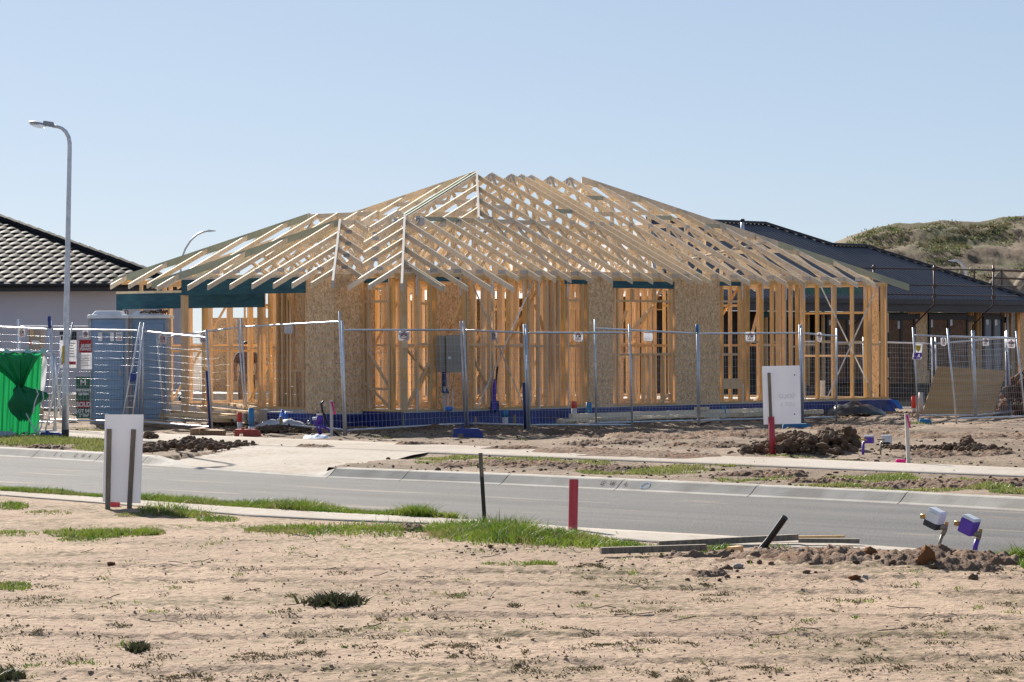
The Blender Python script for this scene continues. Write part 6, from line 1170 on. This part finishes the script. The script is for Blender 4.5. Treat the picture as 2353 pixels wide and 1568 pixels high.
# ================================================================== THINGS AROUND THE FRAME
def off_slab(f):
    a = gnd(*f); v = -(a.x - C0.x) * sA + (a.y - C0.y) * cA; u = (a.x - C0.x) * cA + (a.y - C0.y) * sA
    if v > -.45 and -.3 < u < LU + .3: a = hw(u_of(f[0], -.45, f[1]), -.45)
    return a
def pipe(label, f, ytop, wpx, m1, m2=None, frac=.55, group='pipe stubs standing out of the mud'):
    a = off_slab(f); Y = a.y; b = at(f[0] - 1, ytop, Y); r = wpx * Y / F / 2; t = thing('pipe_stub', label, 'pipe', a, 0, group); c_ = a.lerp(b, frac)
    MB().tube([a - Vector((0, 0, .05)), c_ if m2 else b], r, 14, cap=True).build('pipe', m1, t, smooth=True)
    if m2: MB().tube([c_, b], r * 1.01, 14).build('painted_end', m2, t, smooth=True)
    MB().tube([b, b + Vector((0, 0, .003))], r * .8, 12).build('bore', 'black', t)
pipe('grey pipe stub with a blue sprayed top before the porch', (578, 976), 938, 13, 'pvc', 'bluepaint', .35); pipe('pale pipe stub with faded blue top under the crossed straps', (1161, 981), 943, 14, 'pvc', 'bluepaint', .6); pipe('pale pipe stub with red sprayed top', (1320, 967), 923, 13, 'pvc', 'hotred', .72); pipe('tall pipe stub with deep blue top before the narrow strand board', (1354, 977), 925, 13, 'pvc', 'bluepaint', .4); pipe('small blue pipe stub before the wider strand board', (1663, 964), 932, 12, 'bluepaint'); pipe('pink red pipe stub right of the frame corner', (2100, 950), 910, 11, 'pvc', 'hotred', .3); pipe('short white pipe pair stub beside the leaning fence post', (2117, 950), 902, 11, 'pvc'); pipe('pale red topped pipe stub behind the brick red foot', (551, 992), 948, 11, 'pvc', 'hotred', .5)
for f, yt, w, lb in (((1093, 985), 958, 6, 'short timber peg left of the pale pipe stub'), ((1183, 981), 954, 6, 'short timber peg right of the pale pipe stub'), ((646, 990), 958, 7, 'timber peg beside the blue sheeting'), ((373, 980), 945, 6, 'brown timber peg at the toilet corner')):
    a = off_slab(f); tag(MB().bar(a - Vector((0, 0, .05)), at(f[0], yt, a.y), w * a.y / F, w * a.y / F, (0, 1, 0)).build('peg', 'stake', loc=a), lb, 'peg', 'bare timber pegs')
def boards(lbs, group, m_='truss'):
    for lb, u0, v0_, u1, v1_, z, w, h in lbs: a, b = hw(u0, v0_, z), hw(u1, v1_, z); tag(MB().bar(a, b, w, h).build('timber_board', m_, loc=a), lb, 'board', group)
boards((('long bottom board of the pile along the blue slab edge', 3.8, -.55, 10.6, -.45, .10, .14, .09), ('long upper board of the pile along the blue slab edge', 4.2, -.50, 10.4, -.42, .195, .12, .09), ('slanted board resting on the pile before the wide window', 4.4, -1.0, 8.0, -.75, .15, .2, .04), ('second slanted board on the pile before the wide window', 4.9, -1.25, 7.7, -.95, .13, .2, .04), ('loose board on the mud pointing at the road', 6.1, -2.2, 7.9, -1.2, .07, .14, .045), ('short block on top of the board pile', 8.1, -.5, 8.45, -.48, .27, .14, .06), ('short board in the chips left of the pile', 4.0, -1.0, 4.7, -.9, .08, .14, .045), ('pale board lying in front of the wider strand board', 9.2, -.8, 12.2, -.6, .13, .14, .09)), 'timber boards beside the slab')
boards((('long orange plank on top of the heap in the porch', -1.2, 2.9, 1.4, 6.6, .40, .2, .05), ('middle plank of the heap in the porch', -1.5, 2.6, .9, 7.0, .33, .2, .05), ('low plank of the heap in the porch', -1.5, 3.2, .2, 7.0, .26, .2, .06), ('plank slanting off the front of the porch heap', -1.9, 2.6, -.9, 5.4, .24, .16, .05), ('bottom plank of the porch heap', -1.9, 3.0, .0, 7.2, .18, .25, .07), ('greenish plank lying on mud before the porch post', -2.2, 4.2, -1.5, 6.0, .1, .14, .05)), 'planks heaped in the porch', 'wall')
# plywood sheet against the far fence
o = MB().prism([at(2117, 957, 65.6), at(2281, 957, 65.6), at(2312, 852, 66.3), at(2154, 842, 66.3)], (0, .03, .0)).build('plywood_sheet', 'ply', loc=at(2117, 957, 65.6)); tag(o, 'large brown plywood sheet leaning askew behind the right fence', 'plywood sheet')
# crumpled things
def crumple(name, label, cat, px, py, wx, wy, hz, m, seed, zoff=0.0, n=34, Yo=None):
    c_ = gnd(px, py); s = c_.y / F; A, B = np.meshgrid(np.linspace(-1, 1, n), np.linspace(-1, 1, n // 2), indexing='ij'); e = np.clip(1 - A ** 2, 0, 1) ** .5; X = c_.x + A * wx * s / 2; Yv = c_.y + B * wy / 2 * (.4 + .6 * e)
    h = hz * np.clip(1 - np.abs(A) ** 3, 0, 1) * np.clip(1 - B ** 2, 0, 1) * (.25 + 1.3 * fbm(A * 2.6 + seed, B * 2.2 + seed, 4, seed)) + .01
    o = grid(name, X, Yv, lot_h(X, Yv) * .6 + zoff + h, m); return tag(o, label, cat)
crumple('sheeting', 'crumpled white plastic sheeting lying along the slab by the porch', 'plastic sheet', 645, 988, 130, .7, .15, 'whitecloth', 3, .05); crumple('sheeting', 'bunched bright blue plastic sheet over the slab edge', 'plastic sheet', 735, 989, 70, .6, .28, 'blue_sheet', 9, .03); crumple('sheeting', 'bright blue fold of plastic on the white sheeting', 'plastic sheet', 652, 987, 28, .5, .30, 'brightblue', 14, .08)
crumple('bag', 'torn blue and white cement bag at the edge of the driveway', 'bag', 728, 1010, 62, .55, .06, 'bagpaper', 21); crumple('bag', 'blue half of the torn cement bag', 'bag', 716, 1008, 38, .5, .08, 'bluepaint', 27)
crumple('tarp', 'black plastic sheet bunched at the end of the blue membrane', 'plastic sheet', 1960, 957, 150, 1.2, .24, 'tarp', 33, .03); crumple('tarp', 'black plastic scrap under the porch post', 'plastic sheet', 425, 955, 60, 1.0, .42, 'tarp', 39); crumple('tarp', 'grey sheet scrap in front of the green cloth screen', 'plastic sheet', 0, 1006, 90, .5, .12, 'loogrey', 44)
# flattened cardboard box
a, b = gnd(437, 1003), gnd(512, 1003); t = thing('cardboard_box', 'squashed brown cardboard box lying open by the driveway', 'box', a); L = b.x - a.x; Y = a.y; mb = MB()
mb.prism([(a.x, Y, 0.01), (a.x, Y, .12), (a.x + L * .28, Y - .05, .0 + .13), (a.x + L * .28, Y - .05, .01)], (0, .02, 0)).hexa([(a.x + L * .28, Y - .06, 0.0), (b.x, Y - .02, 0.0), (b.x, Y + .5, 0), (a.x + L * .25, Y + .5, 0)], [(a.x + L * .30, Y - .06, .11), (b.x, Y - .02, .10), (b.x, Y + .5, .10), (a.x + L * .25, Y + .5, .13)]); mb.build('carton', 'box', t); MB().prism([(a.x - .02, Y + .02, .125), (a.x + L * .4, Y - .05, .135), (a.x + L * .5, Y + .4, .16), (a.x + .1, Y + .45, .14)], (0, 0, .008)).build('flap', 'box', t); MB().prism([(a.x + L * .03, Y + .024, .02), (a.x + L * .03, Y + .024, .10), (a.x + L * .2, Y - .0, .11), (a.x + L * .2, Y - .0, .02)], (0, .004, 0)).build('opening', 'black', t)
# purple taps and hoses beside the driveway
Y = gnd(733, 1002).y; t = thing('tap_cluster', 'purple standpipe with capped valve and hoses beside the driveway', 'standpipe', gnd(733, 1002)); c = lambda x, y: at(x, y, Y)
MB().tube([c(738, 1005), c(736, 985), c(735, 966)], .02).build('riser', 'purple', t, smooth=True); MB().tube([c(735, 972), c(735, 955)], .055, 12).build('valve_body', 'purple', t, smooth=True); MB().tube([c(735, 955), c(735, 951.5)], .058, 12).build('cap', 'pvc', t, smooth=True); MB().tube([c(722, 968), c(727, 972), c(737, 978), c(755, 988), c(770, 1003)], .02).build('hose', 'purple', t, smooth=True); MB().tube([c(718, 963), c(728, 962)], .03).build('spout', 'whitep', t); MB().tube([c(744, 922), c(738, 928), c(741, 945), c(750, 968), c(764, 990), c(783, 1006)], .02, 8).build('hose', 'black', t, smooth=True); MB().tube([c(722, 968), c(730, 985), c(735, 1003)], .014).build('hose', 'purple', t, smooth=True)
# dirt piles
def pile(label, cells, m='clod', seed=1, name='dirt_pile', hard=True):
    g = np.random.default_rng(seed); P, R_ = [], []
    for (cx, cy, rx, ry, hpx, n, r0, r1) in cells:
        for i in range(n):
            px, py = cx + rx * g.normal(0, .45), cy + ry * g.normal(0, .4); b = gnd(px, py); k = max(0, 1 - ((px - cx) / rx) ** 2); hh = hpx * b.y / F * k * g.random(); r = r0 + (r1 - r0) * g.random() ** 2; P.append((b.x, b.y + .1 * g.normal(), hh + r * .3)); R_.append(r)
    V, Fc = lumps(np.array(P), np.array(R_), ICO3, .0, .85, seed); q = 1.0; k0 = len(ICO3[0]); Vr = V.reshape(len(P), k0, 3); C_ = np.array(P)[:, None]; D = Vr - C_
    nz = fbm(V[:, 0] * 22 + V[:, 2] * 17, V[:, 1] * 14 + V[:, 2] * 25, 4, seed).reshape(len(P), k0, 1); V = (C_ + D * (.35 + 1.35 * nz)).reshape(-1, 3); o = np_mesh(name, V, Fc, m); return tag(o, label, 'dirt pile') if hard else stuff(o)
pile('dark lumpy pile of clay beside the red pipe across the road', ((1830, 1040, 95, 7, 36, 620, .02, .085), (1905, 1038, 45, 5, 40, 200, .02, .09), (1945, 1030, 20, 3, 42, 130, .03, .11), (1735, 1042, 40, 4, 18, 160, .012, .06)), seed=3)
pile('low strip of dark clods right of the pink taped peg', ((2200, 1036, 130, 5, 11, 420, .01, .05), (2060, 1034, 50, 4, 9, 140, .01, .04), (2225, 1030, 16, 2, 22, 40, .02, .07)), seed=5, name='dirt_spill', hard=False)
pile('dark spill of clods on the left verge beside the driveway', ((440, 1030, 110, 9, 14, 700, .01, .055), (350, 1035, 30, 8, 12, 160, .012, .06), (540, 1026, 60, 4, 9, 200, .008, .04), (342, 1010, 14, 2, 14, 40, .02, .06)), seed=7, name='dirt_spill', hard=False)
pile('bank of dug earth behind the driveway beneath the tilted panel', ((640, 992, 90, 4, 9, 420, .02, .06), (520, 985, 60, 3, 14, 160, .02, .07), (720, 990, 40, 3, 14, 90, .015, .05)), seed=9, name='dirt_spill', hard=False)
pile('big brown mulch heap at the far right behind the fence', ((2380, 955, 95, 4, 110, 420, .05, .16),), 'bark', 11)
for k, (px, py, rx, hpx, lb) in enumerate(((2208, 632, 30, 26, 'small pale spoil heap left of the distant pale lamp'), (2300, 660, 45, 60, 'pale pointed spoil heap behind the scaffold rails'), (2372, 650, 50, 70, 'pale spoil heap at the right edge behind the scaffold'))):
    Y = 118.0; c_ = at(px, py + 30, Y); A, B = np.meshgrid(np.linspace(0, 2 * PI, 60), np.linspace(0, 1, 24), indexing='ij'); s = Y / F; top = at(px, py - hpx * .75, Y).z; r = rx * 4.6 * s; X = c_.x + np.cos(A) * B * r; Yv = Y + np.sin(A) * B * r; Z = top * (1 - B) ** 1.0 + (fbm(X * 1.6, Yv * 1.6, 4, k) - .45) * .5 * (B > .04) - .1; tag(grid('spoil_heap', X, Yv, Z, 'heap'), lb, 'dirt heap', 'distant spoil heaps')
# single stones and clods one can point at in the foreground
def sp(px, py): p = gnd(px, py); p.z = float(soil_h(np.array([p.x]), np.array([p.y]))[0]); return p
rock('clod', 'pointed rusty orange clod below the white water meter', 'clod', sp(2130, 1312), .068, 'redclod', 1.25, 3, .5); rock('stone', 'pale stone in the soil below the purple meter', 'stone', sp(2245, 1313), .055, 'stone', .55, 5); rock('stone', 'bluish grey stone below the black stake', 'stone', sp(1697, 1310), .042, 'stone', .6, 8); rock('clod', 'dark round clod just left of the bluish stone', 'clod', sp(1672, 1316), .045, 'clod', .7, 11); rock('clod', 'dark red clod low at the right of the soil', 'clod', sp(2237, 1335), .04, 'clod', .9, 14); rock('stone', 'small grey upright stone in the middle right soil', 'stone', sp(1987, 1332), .03, 'stone', 1.0, 17); rock('clod', 'brown clod beside the small upright stone', 'clod', sp(1963, 1334), .045, 'redclod', .5, 20); rock('clod', 'lone reddish clod alone on the left soil', 'clod', sp(255, 1298), .032, 'redclod', .55, 23); rock('clod', 'small brown lump alone near the middle of the soil', 'clod', sp(910, 1417), .022, 'clod', .7, 26); rock('clod', 'rust brown clod in the churned soil right of the beams', 'clod', sp(2000, 1293), .07, 'redclod', .7, 29)
def weed(label, px, py, rx, n, h, seed):
    g = np.random.default_rng(seed); c_ = sp(px, py); s = c_.y / F; x = c_.x + g.normal(0, rx * s * .4, n); y = c_.y + g.normal(0, .08, n); o = blades('weed', x, y, soil_h(x, y) - .005, np.full(n, h), 'weed', seed, .009, 1.6); del o['kind']; tag(o, label, 'weed')
weed('large dark flattened weed clump in the bare soil', 768, 1388, 65, 650, .075, 4); weed('small dark dried weed below left of the big clump', 318, 1492, 24, 200, .05, 6); weed('dull olive weed clump in the bottom left corner', 12, 1552, 45, 500, .06, 8)
# twigs
rr = random.Random(3); n = 0
for i in range(46):
    px, py = rr.uniform(0, 2353), rr.uniform(1230, 1480); a = sp(px, py); a.y = min(a.y, float(yat(PN, a.x)) - .4); th = rr.uniform(0, PI); L = rr.uniform(.06, .28); P = [a + Vector((math.cos(th) * L * f, math.sin(th) * L * f * .6, .008 + .03 * rr.random() * f)) + Vector((rr.gauss(0, .008), 0, 0)) for f in (0, .3, .6, 1)]
    if i == 0: TW = MB()
    TW.tube(P, .0028, 5)
stuff(TW.build('twig_litter', 'dark_wood'))

# ------------------------------------------------------------------ a worker glimpsed between the porch studs
def person():
    c_ = at(566, 787, 68.5); fx, fy = c_.x, 68.5; t = thing('person', 'dark haired worker in brown seen from behind among the porch studs', 'person', (fx, fy, .35 if False else 0.0)); z0 = 0.0
    J = {'pel': (0, 0, .95), 'chest': (0, -.02, 1.28), 'neck': (0, 0, 1.47), 'hip_l': (-.1, 0, .9), 'kn_l': (-.12, -.04, .5), 'an_l': (-.12, .03, .09), 'to_l': (-.13, -.14, .04), 'hip_r': (.1, 0, .9), 'kn_r': (.14, -.06, .5), 'an_r': (.15, .02, .09), 'to_r': (.17, -.15, .04), 'sh_l': (-.19, 0, 1.42), 'el_l': (-.26, -.02, 1.14), 'wr_l': (-.24, -.16, .92), 'sh_r': (.19, 0, 1.42), 'el_r': (.27, -.03, 1.14), 'wr_r': (.25, -.18, .95), 'head': (0, -.01, 1.6), 'top': (0, 0, 1.72)}
    Rr = {'pel': .145, 'chest': .165, 'neck': .06, 'hip_l': .1, 'kn_l': .062, 'an_l': .042, 'to_l': .035, 'hip_r': .1, 'kn_r': .062, 'an_r': .042, 'to_r': .035, 'sh_l': .07, 'el_l': .047, 'wr_l': .03, 'sh_r': .07, 'el_r': .047, 'wr_r': .03, 'head': .092, 'top': .07}
    ks = list(J); E = [('pel', 'chest'), ('chest', 'neck'), ('pel', 'hip_l'), ('hip_l', 'kn_l'), ('kn_l', 'an_l'), ('an_l', 'to_l'), ('pel', 'hip_r'), ('hip_r', 'kn_r'), ('kn_r', 'an_r'), ('an_r', 'to_r'), ('chest', 'sh_l'), ('sh_l', 'el_l'), ('el_l', 'wr_l'), ('chest', 'sh_r'), ('sh_r', 'el_r'), ('el_r', 'wr_r'), ('neck', 'head'), ('head', 'top')]
    for side in ('l', 'r'):
        w = Vector(J['wr_' + side]); sg = -1 if side == 'l' else 1
        for k in range(4): b_ = f'f{k}_{side}'; J[b_] = tuple(w + Vector((sg * (.024 - .016 * k), -.05, -.06))); J[b_ + 'e'] = tuple(w + Vector((sg * (.026 - .017 * k), -.065, -.115 - .008 * (k in (1, 2))))); Rr[b_] = .011; Rr[b_ + 'e'] = .008; E += [('wr_' + side, b_), (b_, b_ + 'e')]
        J['th_' + side] = tuple(w + Vector((-sg * .035, -.035, -.045))); Rr['th_' + side] = .010; E.append(('wr_' + side, 'th_' + side))
    ks = list(J); me = bpy.data.meshes.new('body'); me.from_pydata([J[k] for k in ks], [(ks.index(a), ks.index(b)) for a, b in E], []); o = bpy.data.objects.new('body', me); link(o, t)
    sk = o.modifiers.new('skin', 'SKIN'); o.modifiers.new('sub', 'SUBSURF').render_levels = 2
    for i, k in enumerate(ks): me.skin_vertices[0].data[i].radius = (Rr[k], Rr[k]); me.skin_vertices[0].data[i].use_root = (k == 'pel')
    dg = bpy.context.evaluated_depsgraph_get(); m2 = bpy.data.meshes.new_from_object(o.evaluated_get(dg)); o.modifiers.clear(); o.data = m2; m2.shade_smooth(); m2.materials.clear(); m2.materials.append(M['skin'])
    def shell(nm, m, keep, off):
        vs = [v.co + v.normal * off for v in m2.vertices]; fs = [tuple(p.vertices) for p in m2.polygons if all(keep(m2.vertices[i].co) for i in p.vertices)]
        s_ = bpy.data.meshes.new(nm); s_.from_pydata([tuple(v) for v in vs], [], fs); s_.materials.append(M[m]); s_.shade_smooth(); link(bpy.data.objects.new(nm, s_), t)
    shell('shirt', 'cloth', lambda c: .93 < c.z < 1.49 and abs(c.x) < .33 and not (c.z < 1.2 and abs(c.x) > .2), .014); shell('trousers', 'trouser', lambda c: .1 < c.z < .97 and abs(c.x) < .215, .012); shell('boots', 'black', lambda c: c.z < .13, .012); shell('hair', 'hair', lambda c: c.z > 1.585, .012)
    MB().box(.1, .2, -.17, -.08, .72, .95).build('tool_pouch', 'black', t, local=True, bevel=.02)
person()
